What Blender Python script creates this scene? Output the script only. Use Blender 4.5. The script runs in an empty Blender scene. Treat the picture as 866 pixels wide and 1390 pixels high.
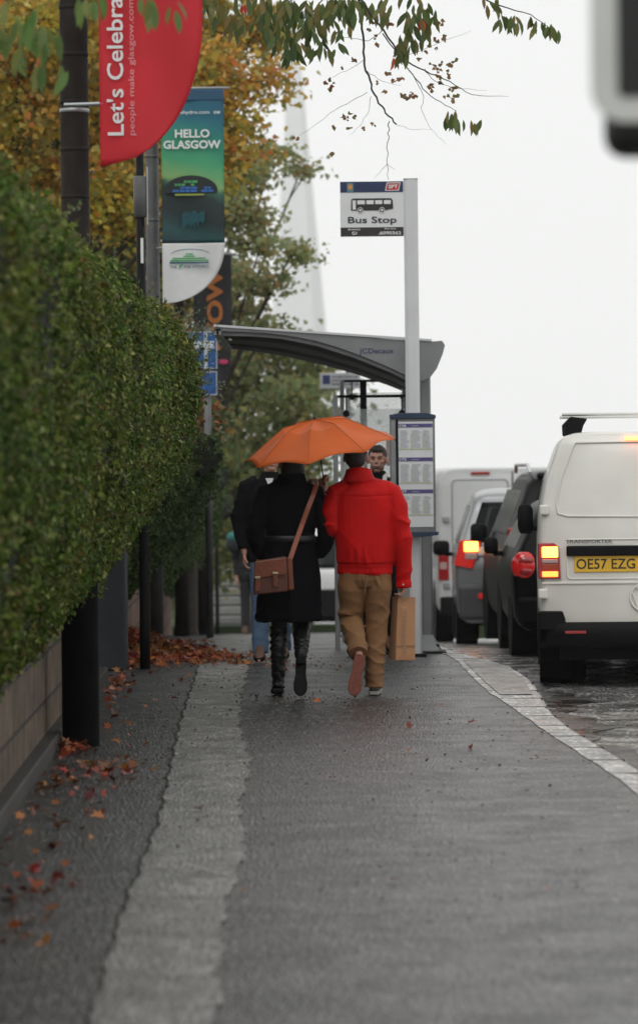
import bpy, bmesh, math, random
import numpy as np
from mathutils import Vector, Matrix
R = math.radians
rnd = random.Random(7)
nr = np.random.default_rng(11)
scene = bpy.context.scene
C = scene.collection

# ------------------------------------------------------------------ camera, light, exposure
F, PX, PY, H, ROLL = 5200.0, 433.0, 640.0, 1.55, R(0.6)
cam_d = bpy.data.cameras.new('camera')
cam = bpy.data.objects.new('camera', cam_d); C.objects.link(cam)
cam_d.sensor_fit = 'HORIZONTAL'; cam_d.sensor_width = 24.0; cam_d.lens = 24.0 * F / 866.0
cam_d.shift_y = -(695.0 - PY) / 866.0
cam_d.clip_start = 0.1; cam_d.clip_end = 3000
cam.matrix_world = Matrix.Translation((0, 0, H)) @ Matrix.Rotation(R(90), 4, 'X') @ Matrix.Rotation(-ROLL, 4, 'Z')
cam_d.dof.use_dof = True; cam_d.dof.focus_distance = 26.6; cam_d.dof.aperture_fstop = 3.5
scene.camera = cam

w = bpy.data.worlds.new('World'); scene.world = w; w.use_nodes = True
nt = w.node_tree; nt.nodes.clear()
SUN_E, SUN_A = R(52), R(200)
sky = nt.nodes.new('ShaderNodeTexSky'); sky.sky_type = 'NISHITA'; sky.sun_disc = False
sky.sun_elevation = SUN_E; sky.sun_rotation = SUN_A; sky.air_density = 1.0; sky.dust_density = 4.0
hs = nt.nodes.new('ShaderNodeHueSaturation'); hs.inputs['Saturation'].default_value = 0.08
mx = nt.nodes.new('ShaderNodeMixRGB'); mx.inputs[0].default_value = 0.88
mx.inputs[2].default_value = (11.2, 11.3, 11.15, 1)        # the even cloud layer that covers most of the sky
bg = nt.nodes.new('ShaderNodeBackground'); bg.inputs[1].default_value = 0.1
out = nt.nodes.new('ShaderNodeOutputWorld')
nt.links.new(sky.outputs[0], hs.inputs['Color']); nt.links.new(hs.outputs[0], mx.inputs[1])
nt.links.new(mx.outputs[0], bg.inputs[0]); nt.links.new(bg.outputs[0], out.inputs[0])

sd = bpy.data.lights.new('sun', 'SUN'); sd.energy = 0.6; sd.angle = R(25); sd.color = (1, .97, .93)
sun = bpy.data.objects.new('sun', sd); C.objects.link(sun)
sun.rotation_euler = (R(38), 0, R(-20))
vs = scene.view_settings
vs.view_transform = 'Standard'; vs.look = 'None'; vs.exposure = -0.02; vs.gamma = 1; vs.use_curve_mapping = False
scene.cycles.max_bounces = 8; scene.cycles.transparent_max_bounces = 12
scene.cycles.use_denoising = True
scene.cycles.volume_bounces = 0

# ------------------------------------------------------------------ picture <-> place
def uv(px, py):
    a, b = px - PX, PY - py
    c, s = math.cos(ROLL), math.sin(ROLL)
    return a * c + b * s, -a * s + b * c
def P(px, py, d):
    u, v = uv(px, py)
    return Vector((u * d / F, d, H + v * d / F))
def G(px, py, z=0.0):
    u, v = uv(px, py)
    d = (H - z) * F / (-v)
    return Vector((u * d / F, d, z))
ZT = [(-60, 0), (32, 0), (34, -.02), (36, -.065), (38, -.12), (40, -.18), (44, -.33), (48, -.50), (53, -.70), (62, -1.07), (75, -1.62),
      (95, -2.5), (150, -6), (300, -14), (700, -18), (1500, -18)]
def zp(y): return float(np.interp(y, [a for a, _ in ZT], [b for _, b in ZT]))
def wallx(y): return -1.17 - .0179 * y

# ------------------------------------------------------------------ materials
MATS = {}
def mat(name, col, rough=.6, metal=0.0, var=.12, vscale=6.0, bump=0.0, bscale=60.0, spec=.5, emit=None, estr=0.0, coat=0.0, alpha=None, sheen=0.0, trans=0.0, obj=False):
    if name in MATS: return MATS[name]
    m = bpy.data.materials.new(name); m.use_nodes = True; MATS[name] = m
    n, l = m.node_tree.nodes, m.node_tree.links
    b = n['Principled BSDF']
    b.inputs['Roughness'].default_value = rough; b.inputs['Metallic'].default_value = metal
    b.inputs['Specular IOR Level'].default_value = spec; b.inputs['Coat Weight'].default_value = coat
    b.inputs['Sheen Weight'].default_value = sheen; b.inputs['Transmission Weight'].default_value = trans
    tc = n.new('ShaderNodeTexCoord')
    nz = n.new('ShaderNodeTexNoise'); nz.inputs['Scale'].default_value = vscale; nz.inputs['Detail'].default_value = 5
    l.new(tc.outputs['Object'], nz.inputs['Vector'])
    cr = n.new('ShaderNodeMapRange'); cr.inputs[1].default_value = .3; cr.inputs[2].default_value = .7
    cr.inputs[3].default_value = 1 - var; cr.inputs[4].default_value = 1 + var
    l.new(nz.outputs[0], cr.inputs[0])
    vm = n.new('ShaderNodeVectorMath'); vm.operation = 'SCALE'; vm.inputs[0].default_value = col[:3]
    l.new(cr.outputs[0], vm.inputs['Scale']); l.new(vm.outputs[0], b.inputs['Base Color'])
    if bump:
        n2 = n.new('ShaderNodeTexNoise'); n2.inputs['Scale'].default_value = bscale; n2.inputs['Detail'].default_value = 4
        l.new(tc.outputs['Object'], n2.inputs['Vector'])
        bp = n.new('ShaderNodeBump'); bp.inputs['Strength'].default_value = bump; bp.inputs['Distance'].default_value = .01
        l.new(n2.outputs[0], bp.inputs['Height']); l.new(bp.outputs[0], b.inputs['Normal'])
    if emit:
        b.inputs['Emission Color'].default_value = (*emit, 1); b.inputs['Emission Strength'].default_value = estr
    if alpha is not None: b.inputs['Alpha'].default_value = alpha
    return m
def leafmat(name, stops, rough=.45, trans=.25, spec=.4):
    m = bpy.data.materials.new(name); m.use_nodes = True
    n, l = m.node_tree.nodes, m.node_tree.links
    b = n['Principled BSDF']; o = n['Material Output']
    g = n.new('ShaderNodeNewGeometry'); cr = n.new('ShaderNodeValToRGB')
    e = cr.color_ramp.elements
    e[0].position = 0; e[0].color = (*stops[0], 1); e[1].position = 1; e[1].color = (*stops[-1], 1)
    for i, s in enumerate(stops[1:-1]):
        x = e.new((i + 1) / (len(stops) - 1)); x.color = (*s, 1)
    l.new(g.outputs['Random Per Island'], cr.inputs[0])
    # whole boughs differ a little in hue too
    nz = n.new('ShaderNodeTexNoise'); nz.inputs['Scale'].default_value = 1.6; nz.inputs['Detail'].default_value = 2
    tc = n.new('ShaderNodeTexCoord'); l.new(tc.outputs['Object'], nz.inputs['Vector'])
    h = n.new('ShaderNodeHueSaturation'); mr = n.new('ShaderNodeMapRange')
    mr.inputs[1].default_value = .3; mr.inputs[2].default_value = .7; mr.inputs[3].default_value = .47; mr.inputs[4].default_value = .53
    l.new(nz.outputs[0], mr.inputs[0]); l.new(mr.outputs[0], h.inputs['Hue'])
    l.new(cr.outputs[0], h.inputs['Color']); l.new(h.outputs[0], b.inputs['Base Color'])
    b.inputs['Roughness'].default_value = rough; b.inputs['Specular IOR Level'].default_value = spec
    t = n.new('ShaderNodeBsdfTranslucent'); l.new(h.outputs[0], t.inputs[0])
    ms = n.new('ShaderNodeMixShader'); ms.inputs[0].default_value = trans
    l.new(b.outputs[0], ms.inputs[1]); l.new(t.outputs[0], ms.inputs[2]); l.new(ms.outputs[0], o.inputs[0])
    return m

# ------------------------------------------------------------------ mesh helpers
class MB:
    def __init__(s): s.v = []; s.f = []
    def add(s, vs, fs):
        k = len(s.v); s.v += [tuple(v) for v in vs]; s.f += [tuple(i + k for i in f) for f in fs]; return s
    def box(s, x0, x1, y0, y1, z0, z1, M=None):
        vs = [Vector(p) for p in ((x0,y0,z0),(x1,y0,z0),(x1,y1,z0),(x0,y1,z0),(x0,y0,z1),(x1,y0,z1),(x1,y1,z1),(x0,y1,z1))]
        if M: vs = [M @ v for v in vs]
        return s.add(vs, [(0,3,2,1),(4,5,6,7),(0,1,5,4),(1,2,6,5),(2,3,7,6),(3,0,4,7)])
    def loft(s, rings, cap=True, closed=True):
        n = len(rings[0]); vs = [p for r in rings for p in r]; fs = []
        for i in range(len(rings) - 1):
            for j in range(n if closed else n - 1):
                a, b = i * n + j, i * n + (j + 1) % n
                fs.append((a, b, b + n, a + n))
        if cap and closed:
            fs.append(tuple(range(n - 1, -1, -1))); k = (len(rings) - 1) * n; fs.append(tuple(range(k, k + n)))
        return s.add(vs, fs)
    def tube(s, pts, rad, n=10, flat=1.0, up=None, cap=True):
        pts = [Vector(p) for p in pts]
        if not hasattr(rad, '__len__'): rad = [rad] * len(pts)
        rings = []
        for i, p in enumerate(pts):
            t = (pts[min(i + 1, len(pts) - 1)] - pts[max(i - 1, 0)]).normalized()
            u0 = Vector(up) if up else (Vector((0, 1, 0)) if abs(t.y) < .9 else Vector((1, 0, 0)))
            a = (u0 - t * u0.dot(t)).normalized(); b = t.cross(a)
            r = rad[i]; ra, rb = (r if hasattr(r, '__len__') else (r * flat, r))
            rings.append([p + a * (ra * math.cos(2 * math.pi * k / n)) + b * (rb * math.sin(2 * math.pi * k / n)) for k in range(n)])
        return s.loft(rings, cap)
    def ball(s, c, r, M=None, nu=14, nv=9):
        c = Vector(c); r = r if hasattr(r, '__len__') else (r, r, r)
        rings = []
        for i in range(1, nv):
            th = math.pi * i / nv
            rings.append([Vector((r[0] * math.sin(th) * math.cos(2 * math.pi * k / nu), r[1] * math.sin(th) * math.sin(2 * math.pi * k / nu), -r[2] * math.cos(th))) for k in range(nu)])
        if M: rings = [[M @ p for p in q] for q in rings]
        return s.loft([[c + p for p in q] for q in rings])
    def lathe(s, prof, c=(0, 0, 0), n=24, axis='Z', cap=True):
        rings = []
        for r, z in prof:
            q = []
            for k in range(n):
                a = 2 * math.pi * k / n; x, y = r * math.cos(a), r * math.sin(a)
                p = (x, y, z) if axis == 'Z' else ((z, x, y) if axis == 'X' else (x, z, y))
                q.append(Vector(c) + Vector(p))
            rings.append(q)
        return s.loft(rings, cap)
    def prism(s, poly, y0, y1):          # polygon in x,z extruded along y
        n = len(poly)
        vs = [Vector((x, y0, z)) for x, z in poly] + [Vector((x, y1, z)) for x, z in poly]
        fs = [tuple(range(n)), tuple(range(2 * n - 1, n - 1, -1))] + [(i, i + n, (i + 1) % n + n, (i + 1) % n) for i in range(n)]
        return s.add(vs, fs)
    def xform(s, M):
        s.v = [tuple(M @ Vector(v)) for v in s.v]; return s
    def build(s, name, m, parent=None, smooth=False, bevel=0.0, sub=0, seg=2):
        me = bpy.data.meshes.new(name); me.from_pydata(s.v, [], s.f); me.update()
        bm = bmesh.new(); bm.from_mesh(me); bmesh.ops.recalc_face_normals(bm, faces=bm.faces); bm.to_mesh(me); bm.free()
        return link(name, me, m, parent, smooth, bevel, sub, seg)
def link(name, me, m, parent=None, smooth=False, bevel=0.0, sub=0, seg=2):
    o = bpy.data.objects.new(name, me); C.objects.link(o)
    if m and not len(me.materials): me.materials.append(m)
    if smooth:
        me.polygons.foreach_set('use_smooth', [True] * len(me.polygons))
    if bevel:
        b = o.modifiers.new('bevel', 'BEVEL'); b.width = bevel; b.segments = seg; b.limit_method = 'ANGLE'; b.angle_limit = R(35)
        if smooth: b.harden_normals = False
    if sub:
        b = o.modifiers.new('sub', 'SUBSURF'); b.levels = sub; b.render_levels = sub
    if parent: o.parent = parent
    return o
def tag(o, label=None, cat=None, group=None, kind=None):
    if label: o['label'] = label
    if cat: o['category'] = cat
    if group: o['group'] = group
    if kind: o['kind'] = kind
    return o
def empty(name, loc, label, cat, group=None, rz=0.0):
    o = bpy.data.objects.new(name, None); C.objects.link(o); o.location = loc; o.rotation_euler = (0, 0, rz)
    o.empty_display_size = .2
    return tag(o, label, cat, group)
def smooth_all(me): me.polygons.foreach_set('use_smooth', [True] * len(me.polygons))
def remesh(mb, voxel, it=3, disp=None):
    """one continuous surface from overlapping pieces"""
    me = bpy.data.meshes.new('tmp'); me.from_pydata(mb.v, [], mb.f); me.update()
    bm = bmesh.new(); bm.from_mesh(me); bmesh.ops.recalc_face_normals(bm, faces=bm.faces); bm.to_mesh(me); bm.free()
    o = bpy.data.objects.new('tmp', me); C.objects.link(o)
    r = o.modifiers.new('r', 'REMESH'); r.mode = 'VOXEL'; r.voxel_size = voxel; r.use_smooth_shade = True
    s = o.modifiers.new('s', 'SMOOTH'); s.factor = .5; s.iterations = it
    dg = bpy.context.evaluated_depsgraph_get(); dg.update()
    m2 = bpy.data.meshes.new_from_object(o.evaluated_get(dg))
    bpy.data.objects.remove(o); bpy.data.meshes.remove(me)
    if disp:
        n = len(m2.vertices); co = np.empty(n * 3); m2.vertices.foreach_get('co', co); co = co.reshape(-1, 3)
        nn = np.empty(n * 3); m2.vertices.foreach_get('normal', nn); nn = nn.reshape(-1, 3)
        co = co + nn * disp(co, nn)[:, None]
        m2.vertices.foreach_set('co', co.ravel()); m2.update()
    smooth_all(m2)
    return m2
def text(name, s, m, parent, x, z, y, width=None, height=None, rot=0.0, bold=0.0, depth=.0015, rz=0.0):
    """lettering whose lower left corner stands at x,z on the plane y, facing -y"""
    cu = bpy.data.curves.new('t', 'FONT'); cu.body = s; cu.size = 1; cu.extrude = 0; cu.offset = bold; cu.resolution_u = 3
    o = bpy.data.objects.new('t', cu); C.objects.link(o)
    dg = bpy.context.evaluated_depsgraph_get(); dg.update()
    me = bpy.data.meshes.new_from_object(o.evaluated_get(dg)); bpy.data.objects.remove(o)
    co = np.empty(len(me.vertices) * 3); me.vertices.foreach_get('co', co); co = co.reshape(-1, 3)
    mn, mxx = co.min(0), co.max(0); co -= mn; ext = mxx - mn
    sx = width / ext[0] if width else None; sz = height / ext[1] if height else None
    sx = sx or sz; sz = sz or sx
    X, Z = co[:, 0] * sx, co[:, 1] * sz
    c, q = math.cos(rot), math.sin(rot)
    xx, zz = X * c - Z * q, X * q + Z * c
    new = np.stack([x + xx, np.full_like(xx, y), z + zz], 1)
    me.vertices.foreach_set('co', new.ravel()); me.materials.clear(); me.update()
    ob = link(name, me, m, parent)
    return ob
def fsin(p, a, ph=0.0): return np.sin(p @ np.array(a) + ph)
def vnoise(co, scale, seed=0):
    """cheap smooth noise in -1..1"""
    g = np.random.default_rng(seed); v = np.zeros(len(co))
    for k in range(7):
        d = g.normal(size=3); d /= np.linalg.norm(d)
        v += np.sin(co @ (d * scale * (0.7 + .6 * g.random())) + g.random() * 6.28 + 1.3 * np.sin(co @ (g.normal(size=3) * scale * .5) + k))
    return v / 4.0

def leaves_mesh(name, pos, nrm, size, m, parent=None, shape='oval', jitter=.5, droop=0.0, seed=1, curl=.15):
    """many small leaf shaped faces; pos (n,3), nrm (n,3) rough facing, size (n,)"""
    g = np.random.default_rng(seed); n = len(pos)
    d = nrm + g.normal(size=(n, 3)) * jitter; d /= np.linalg.norm(d, axis=1)[:, None] + 1e-9
    t = g.normal(size=(n, 3)); t[:, 2] -= droop; t -= d * (t * d).sum(1)[:, None]; t /= np.linalg.norm(t, axis=1)[:, None] + 1e-9
    b = np.cross(d, t)
    if shape == 'oval': tpl = [(-.5, 0, 0), (-.1, .27, 1), (.28, .2, 1), (.55, 0, 0), (.28, -.2, 1), (-.1, -.27, 1)]
    elif shape == 'long': tpl = [(0, 0, 0), (.3, .19, 1), (.65, .17, 1), (1.05, 0, 0), (.65, -.17, 1), (.3, -.19, 1)]
    elif shape == 'maple': tpl = [(-.5, 0, 0), (-.2, .42, 1), (.1, .25, .6), (.55, 0, 0), (.1, -.25, .6), (-.2, -.42, 1)]
    elif shape == 'lobed': tpl = [(-.55, 0, .3), (-.22, .12, .5), (-.30, .40, 1), (-.02, .22, .5), (.22, .38, 1), (.22, .14, .4), (.58, .0, -.3), (.22, -.14, .4), (.22, -.38, 1), (-.02, -.22, .5), (-.30, -.40, 1), (-.22, -.12, .5)]
    elif shape == 'quad': tpl = [(-.5, 0, 0), (0, .3, 1), (.5, 0, 0), (0, -.3, 1)]
    k = len(tpl); s = size[:, None]
    V = np.empty((n, k, 3))
    for i, (a, c, h) in enumerate(tpl):
        V[:, i] = pos + t * (a * s) + b * (c * s) + d * (h * curl * s)
    me = bpy.data.meshes.new(name); me.vertices.add(n * k); me.vertices.foreach_set('co', V.ravel())
    me.loops.add(n * k); me.loops.foreach_set('vertex_index', np.arange(n * k, dtype=np.int32))
    me.polygons.add(n); me.polygons.foreach_set('loop_start', np.arange(0, n * k, k, dtype=np.int32))
    try: me.polygons.foreach_set('loop_total', np.full(n, k, dtype=np.int32))
    except Exception: pass
    me.update(calc_edges=True)
    return link(name, me, m, parent)

# ------------------------------------------------------------------ shared materials
M_metal = mat('grey_metal', (.33, .34, .35), .38, .6, .06)
M_silver = mat('silver_metal', (.58, .59, .60), .42, .35, .04)
M_dark = mat('dark_metal', (.006, .006, .0065), .6, 0, .2, bump=.1, spec=.15)
M_black = mat('black_plastic', (.0055, .0055, .006), .6, 0, .2, spec=.14)
M_white = mat('white_paint', (.74, .74, .72), .45, 0, .05)
M_glassdark = mat('dark_glass', (.004, .005, .006), .2, 0, .1, spec=.12)
M_text_w = mat('white_print', (.70, .70, .70), .6, 0, .05)
M_text_b = mat('black_print', (.02, .02, .022), .6, 0, .05)
M_skin = mat('skin', (.42, .22, .16), .5, 0, .12, 30, spec=.35)
M_hair = mat('dark_hair', (.012, .009, .008), .55, 0, .3, 80, bump=.6, bscale=160)

# ------------------------------------------------------------------ ground, pavement, kerb, road
def wet(name, c1, c2, scale, rough0, rough1, bump, bs, puddle=.0, spec=.5, chip=1.0, cs=62):
    m = bpy.data.materials.new(name); m.use_nodes = True
    n, l = m.node_tree.nodes, m.node_tree.links; b = n['Principled BSDF']
    tc = n.new('ShaderNodeTexCoord')
    def noise(s, d=4, dist=0.0):
        q = n.new('ShaderNodeTexNoise'); q.inputs['Scale'].default_value = s; q.inputs['Detail'].default_value = d; q.inputs['Distortion'].default_value = dist
        l.new(tc.outputs['Object'], q.inputs['Vector']); return q
    a, f, w_ = noise(scale), noise(bs, 3), noise(2.6, 6, .6)
    mpg = n.new('ShaderNodeMapping'); mpg.inputs['Scale'].default_value = (1, .26, 1); l.new(tc.outputs['Object'], mpg.inputs[0])
    vo = n.new('ShaderNodeTexVoronoi'); vo.inputs['Scale'].default_value = cs; l.new(mpg.outputs[0], vo.inputs['Vector'])
    l.new(mpg.outputs[0], f.inputs['Vector'])
    bl = noise(5.5, 6, .4)
    cr = n.new('ShaderNodeValToRGB'); cr.color_ramp.elements[0].position = .32; cr.color_ramp.elements[1].position = .68
    cr.color_ramp.elements[0].color = (*c1, 1); cr.color_ramp.elements[1].color = (*c2, 1)
    l.new(a.outputs[0], cr.inputs[0])
    # pale and dark chippings
    ch = n.new('ShaderNodeValToRGB'); ch.color_ramp.elements[0].position = .0; ch.color_ramp.elements[1].position = 1
    ch.color_ramp.elements[0].color = (.10, .10, .11, 1); ch.color_ramp.elements[1].color = (3.6, 3.5, 3.4, 1); x_ = ch.color_ramp.elements.new(.72); x_.color = (.75, .75, .75, 1)
    sp = n.new('ShaderNodeSeparateColor'); l.new(vo.outputs['Color'], sp.inputs[0]); l.new(sp.outputs[0], ch.inputs[0])
    mu = n.new('ShaderNodeMixRGB'); mu.blend_type = 'MULTIPLY'; mu.inputs[0].default_value = chip
    l.new(cr.outputs[0], mu.inputs[1]); l.new(ch.outputs[0], mu.inputs[2]); 
    bm_ = n.new('ShaderNodeMapRange'); bm_.inputs[1].default_value = .3; bm_.inputs[2].default_value = .7; bm_.inputs[3].default_value = .62; bm_.inputs[4].default_value = 1.38
    l.new(bl.outputs[0], bm_.inputs[0]); vs_ = n.new('ShaderNodeVectorMath'); vs_.operation = 'SCALE'; l.new(mu.outputs[0], vs_.inputs[0]); l.new(bm_.outputs[0], vs_.inputs['Scale'])
    l.new(vs_.outputs[0], b.inputs['Base Color'])
    rr = n.new('ShaderNodeMapRange'); rr.inputs[1].default_value = .38; rr.inputs[2].default_value = .62
    rr.inputs[3].default_value = rough0; rr.inputs[4].default_value = rough1
    l.new(w_.outputs[0], rr.inputs[0]); l.new(rr.outputs[0], b.inputs['Roughness'])
    bp = n.new('ShaderNodeBump'); bp.inputs['Strength'].default_value = bump; bp.inputs['Distance'].default_value = .006
    ad = n.new('ShaderNodeMath'); ad.operation = 'ADD'; l.new(vo.outputs['Distance'], ad.inputs[0]); l.new(f.outputs[0], ad.inputs[1])
    l.new(ad.outputs[0], bp.inputs['Height']); l.new(bp.outputs[0], b.inputs['Normal'])
    b.inputs['Specular IOR Level'].default_value = spec
    return m
M_pave = wet('pavement_asphalt', (.024, .024, .0255), (.046, .046, .047), 3.5, .34, .44, .62, 75, spec=.5, chip=1.0, cs=88)
M_patch = wet('pale_patch_asphalt', (.11, .109, .105), (.19, .185, .177), 3.0, .28, .42, .5, 60, spec=.5, chip=.45, cs=100)
M_road = wet('road_asphalt', (.17, .17, .17), (.26, .257, .25), 1.6, .10, .34, .25, 40, spec=.75, chip=.7, cs=70)
M_kerb = wet('kerb_stone', (.27, .265, .26), (.44, .43, .415), 5, .30, .6, .4, 50, chip=.30, cs=50)
M_ground = mat('verge_grass', (.05, .07, .03), .9, 0, .4, .5, bump=.4, bscale=6)
M_tact = wet('kerb_slab', (.20, .185, .175), (.27, .25, .235), 4, .4, .6, .2, 50, chip=.2)

ys_all = sorted(set([-30, -10, 0, 5] + list(np.arange(8, 64, 1.0)) + [66, 70, 75, 80, 90, 100, 120, 150, 200, 300, 500, 900, 1400]))
def strip(name, xl, xr, dz, m, ys, nx=1, kind='structure', thick=0.0, parent=None):
    mb = MB(); rows = []
    for y in ys:
        a, b = xl(y), xr(y)
        rows.append([Vector((a + (b - a) * i / nx, y, zp(y) + dz)) for i in range(nx + 1)])
    mb.loft(rows, cap=False, closed=False)
    o = mb.build(name, m, parent)
    return tag(o, kind=kind)
# kerb: outer (road side) and inner edge, read at a few distances
KO = [(-30, 2.02), (10, 1.80), (19.7, 1.64), (22.8, 1.50), (24.6, 1.47), (26.4, 1.52), (28.3, 1.555), (30.1, 1.50), (32.5, 1.18), (35, 1.07), (45, .97), (60, .8), (100, .2), (150, -1)]
KI = [(-30, 1.87), (10, 1.65), (19.2, 1.47), (22.5, 1.32), (25.9, 1.20), (26.1, 1.175), (27.2, 1.15), (28.3, 1.13), (31.2, 1.10), (32.5, 1.02), (35, .92), (45, .82), (60, .65), (100, .05), (150, -1.15)]
def ko(y): return float(np.interp(y, [a for a, _ in KO], [b for _, b in KO]))
def ki(y): return float(np.interp(y, [a for a, _ in KI], [b for _, b in KI]))
yk = sorted(set(list(np.arange(0, 62, .5)) + [-30, -10, 66, 72, 80, 90, 100, 120, 150]))
strip('ground', lambda y: -900, lambda y: 900, -.35, M_ground, ys_all, 2)
strip('road', lambda y: ko(y) - .1, lambda y: 11 + ko(y), -.12, M_road, ys_all)
strip('pavement', lambda y: wallx(y) - .3, lambda y: ki(y) + .02, 0, M_pave, yk)
mb = MB()
seg = 0; y = 0.0
kb_ys = yk
rings = []
for y in kb_ys:
    a, b = ki(y), ko(y); z = zp(y)
    j = .006 * math.sin(y * 7.3)
    rings.append([Vector((a + j, y, z - .2)), Vector((a + j, y, z + .006)), Vector((b - .03, y, z + .004)), Vector((b, y, z - .02)), Vector((b + .01, y, z - .2))])
mb.loft(rings)
tag(mb.build('kerb', M_kerb), kind='structure')
mj = MB()
for y in list(np.arange(12, 60, .92)):
    mj.box(ki(y) - .002, ko(y) - .012, y, y + .008 + .004 * math.sin(y * 3), zp(y) - .1, zp(y) + .0075)
tag(mj.build('kerb_joints', mat('kerb_joint', (.03, .028, .025), .9)), kind='structure')
# pinkish slabs set in the wide part of the kerb
rows = [[Vector((ki(y) + .05, y, zp(y) + .011)), Vector((ko(y) - .07, y, zp(y) + .011))] for y in np.arange(26.2, 31.4, .2)]
tag(MB().loft(rows, cap=False, closed=False).build('kerb_slab', M_tact), kind='structure')
# gutter: darker worn channel and pale wet line beside the kerb
M_gut = wet('gutter_asphalt', (.012, .012, .012), (.05, .05, .05), 2.5, .15, .5, .6, 40)
def gut_l(y): return ko(y) + .04 + .05 * math.sin(y * 1.7) + .04 * math.sin(y * 4.1)
def gut_r(y): return ko(y) + .28 + .10 * math.sin(y * 2.3 + 1) + .05 * math.sin(y * 6.7)
strip('road_gutter', gut_l, gut_r, -.115, M_gut, list(np.arange(21, 34, .15)))
# paler reinstated strip along the pavement with its crack
LP = [(150, 1290), (172, 1225), (190, 1180), (214, 1120), (228, 1060), (236, 1020), (244, 985), (255, 950), (266, 918), (270, 900), (268, 890)]
RP = [(300, 1290), (303, 1240), (322, 1190), (334, 1150), (330, 1125), (325, 1095), (336, 1060), (341, 1035), (331, 1005), (324, 985), (326, 955), (334, 920), (338, 900)]
lp = [G(*p) for p in LP]; rp = [G(*p) for p in RP]
def edge(pts, amp, seed):
    xs = [p.x for p in pts]; yy = [p.y for p in pts]
    def f(y):
        if y < yy[0]: b = xs[0] + (y - yy[0]) * -.018
        elif y > yy[-1]: b = xs[-1] + (y - yy[-1]) * -.014
        else: b = float(np.interp(y, yy, xs))
        return b + amp * (math.sin(y * 6 + seed) + math.sin(y * 15.3 + 2 * seed) * .6 + math.sin(y * 37 + seed) * .5)
    return f
el, er = edge(lp, .007, 1), edge(rp, .012, 3)
strip('pavement_patch', el, er, .004, M_patch, [-5, 0, 4] + list(np.arange(6, 60, .06)), 4)
M_crack = mat('crack_dirt', (.008, .008, .008), .8, 0, .3)
cw = lambda y: .006 + .005 * abs(math.sin(y * 3.1)) + (.006 if 14 < y < 30 else 0)
strip('pavement_crack', lambda y: el(y) - .6 * cw(y), lambda y: el(y) + .2 * cw(y), .008, M_crack, list(np.arange(9, 31, .05)))
# thin dark tar seams near the kerb
def seam(pts, wd, name='pavement_seam'):
    q = [G(*p) for p in pts]; rows = []
    for a, b in zip(q, q[1:]):
        for k in range(6):
            p = a.lerp(b, k / 6.0) + Vector((rnd.uniform(-.006, .006), 0, 0)); rows.append([p + Vector((-wd, 0, .0125)), p + Vector((wd, 0, .0125))])
    tag(MB().loft(rows, cap=False, closed=False).build(name, M_crack), kind='structure')
0 and seam([(700, 950), (671, 945), (664, 930), (654, 916), (640, 905)], .010)

# ------------------------------------------------------------------ garden wall on the left
def brickmat(name, c1, c2, mortar, sx=1.0):
    m = bpy.data.materials.new(name); m.use_nodes = True
    n, l = m.node_tree.nodes, m.node_tree.links; b = n['Principled BSDF']
    tc = n.new('ShaderNodeTexCoord'); sp = n.new('ShaderNodeSeparateXYZ'); l.new(tc.outputs['Object'], sp.inputs[0])
    cb = n.new('ShaderNodeCombineXYZ'); l.new(sp.outputs['Y'], cb.inputs[0]); l.new(sp.outputs['Z'], cb.inputs[1])
    br = n.new('ShaderNodeTexBrick'); l.new(cb.outputs[0], br.inputs['Vector'])
    br.inputs['Scale'].default_value = sx; br.inputs['Color1'].default_value = (*c1, 1); br.inputs['Color2'].default_value = (*c2, 1)
    br.inputs['Mortar'].default_value = (*mortar, 1); br.inputs['Mortar Size'].default_value = .012
    br.inputs['Brick Width'].default_value = .62; br.inputs['Row Height'].default_value = .27
    nz = n.new('ShaderNodeTexNoise'); nz.inputs['Scale'].default_value = 5; nz.inputs['Detail'].default_value = 7; l.new(tc.outputs['Object'], nz.inputs['Vector'])
    mr = n.new('ShaderNodeMapRange'); mr.inputs[1].default_value = .3; mr.inputs[2].default_value = .7; mr.inputs[3].default_value = .45; mr.inputs[4].default_value = 1.4
    l.new(nz.outputs[0], mr.inputs[0])
    vm = n.new('ShaderNodeVectorMath'); vm.operation = 'SCALE'; l.new(br.outputs[0], vm.inputs[0]); l.new(mr.outputs[0], vm.inputs['Scale'])
    l.new(vm.outputs[0], b.inputs['Base Color']); b.inputs['Roughness'].default_value = .75
    bp = n.new('ShaderNodeBump'); bp.inputs['Strength'].default_value = .7; bp.inputs['Distance'].default_value = .02
    n3 = n.new('ShaderNodeTexNoise'); n3.inputs['Scale'].default_value = 22; n3.inputs['Detail'].default_value = 6; l.new(tc.outputs['Object'], n3.inputs['Vector'])
    mm = n.new('ShaderNodeMath'); mm.operation = 'MULTIPLY_ADD'; mm.inputs[1].default_value = -2.0; l.new(br.outputs['Fac'], mm.inputs[0]); l.new(n3.outputs[0], mm.inputs[2])
    l.new(mm.outputs[0], bp.inputs['Height']); l.new(bp.outputs[0], b.inputs['Normal'])
    return m
M_wall = brickmat('wall_sandstone', (.080, .052, .030), (.125, .086, .052), (.016, .012, .008))
M_base = mat('wall_base_stone', (.028, .024, .020), .7, 0, .35, 5, bump=.5, bscale=25)
wr = empty('garden_wall', (wallx(10), 10, 0), 'low weathered sandstone block wall under the big hedge on the left', 'wall')
def wseg(x0o, x1o, z0, z1, ya, yb, st=1.0):
    rings = []
    for y in np.arange(ya, yb + .01, st):
        X, z = wallx(y) - wallx(10), zp(y)
        rings.append([Vector((X + x0o, y - 10, z + z0)), Vector((X + x1o, y - 10, z + z0)), Vector((X + x1o, y - 10, z + z1)), Vector((X + x0o, y - 10, z + z1))])
    return MB().loft(rings)
wseg(-.3, 0, -.4, .66, 8, 29.6).build('wall_face', M_wall, wr)
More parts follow.
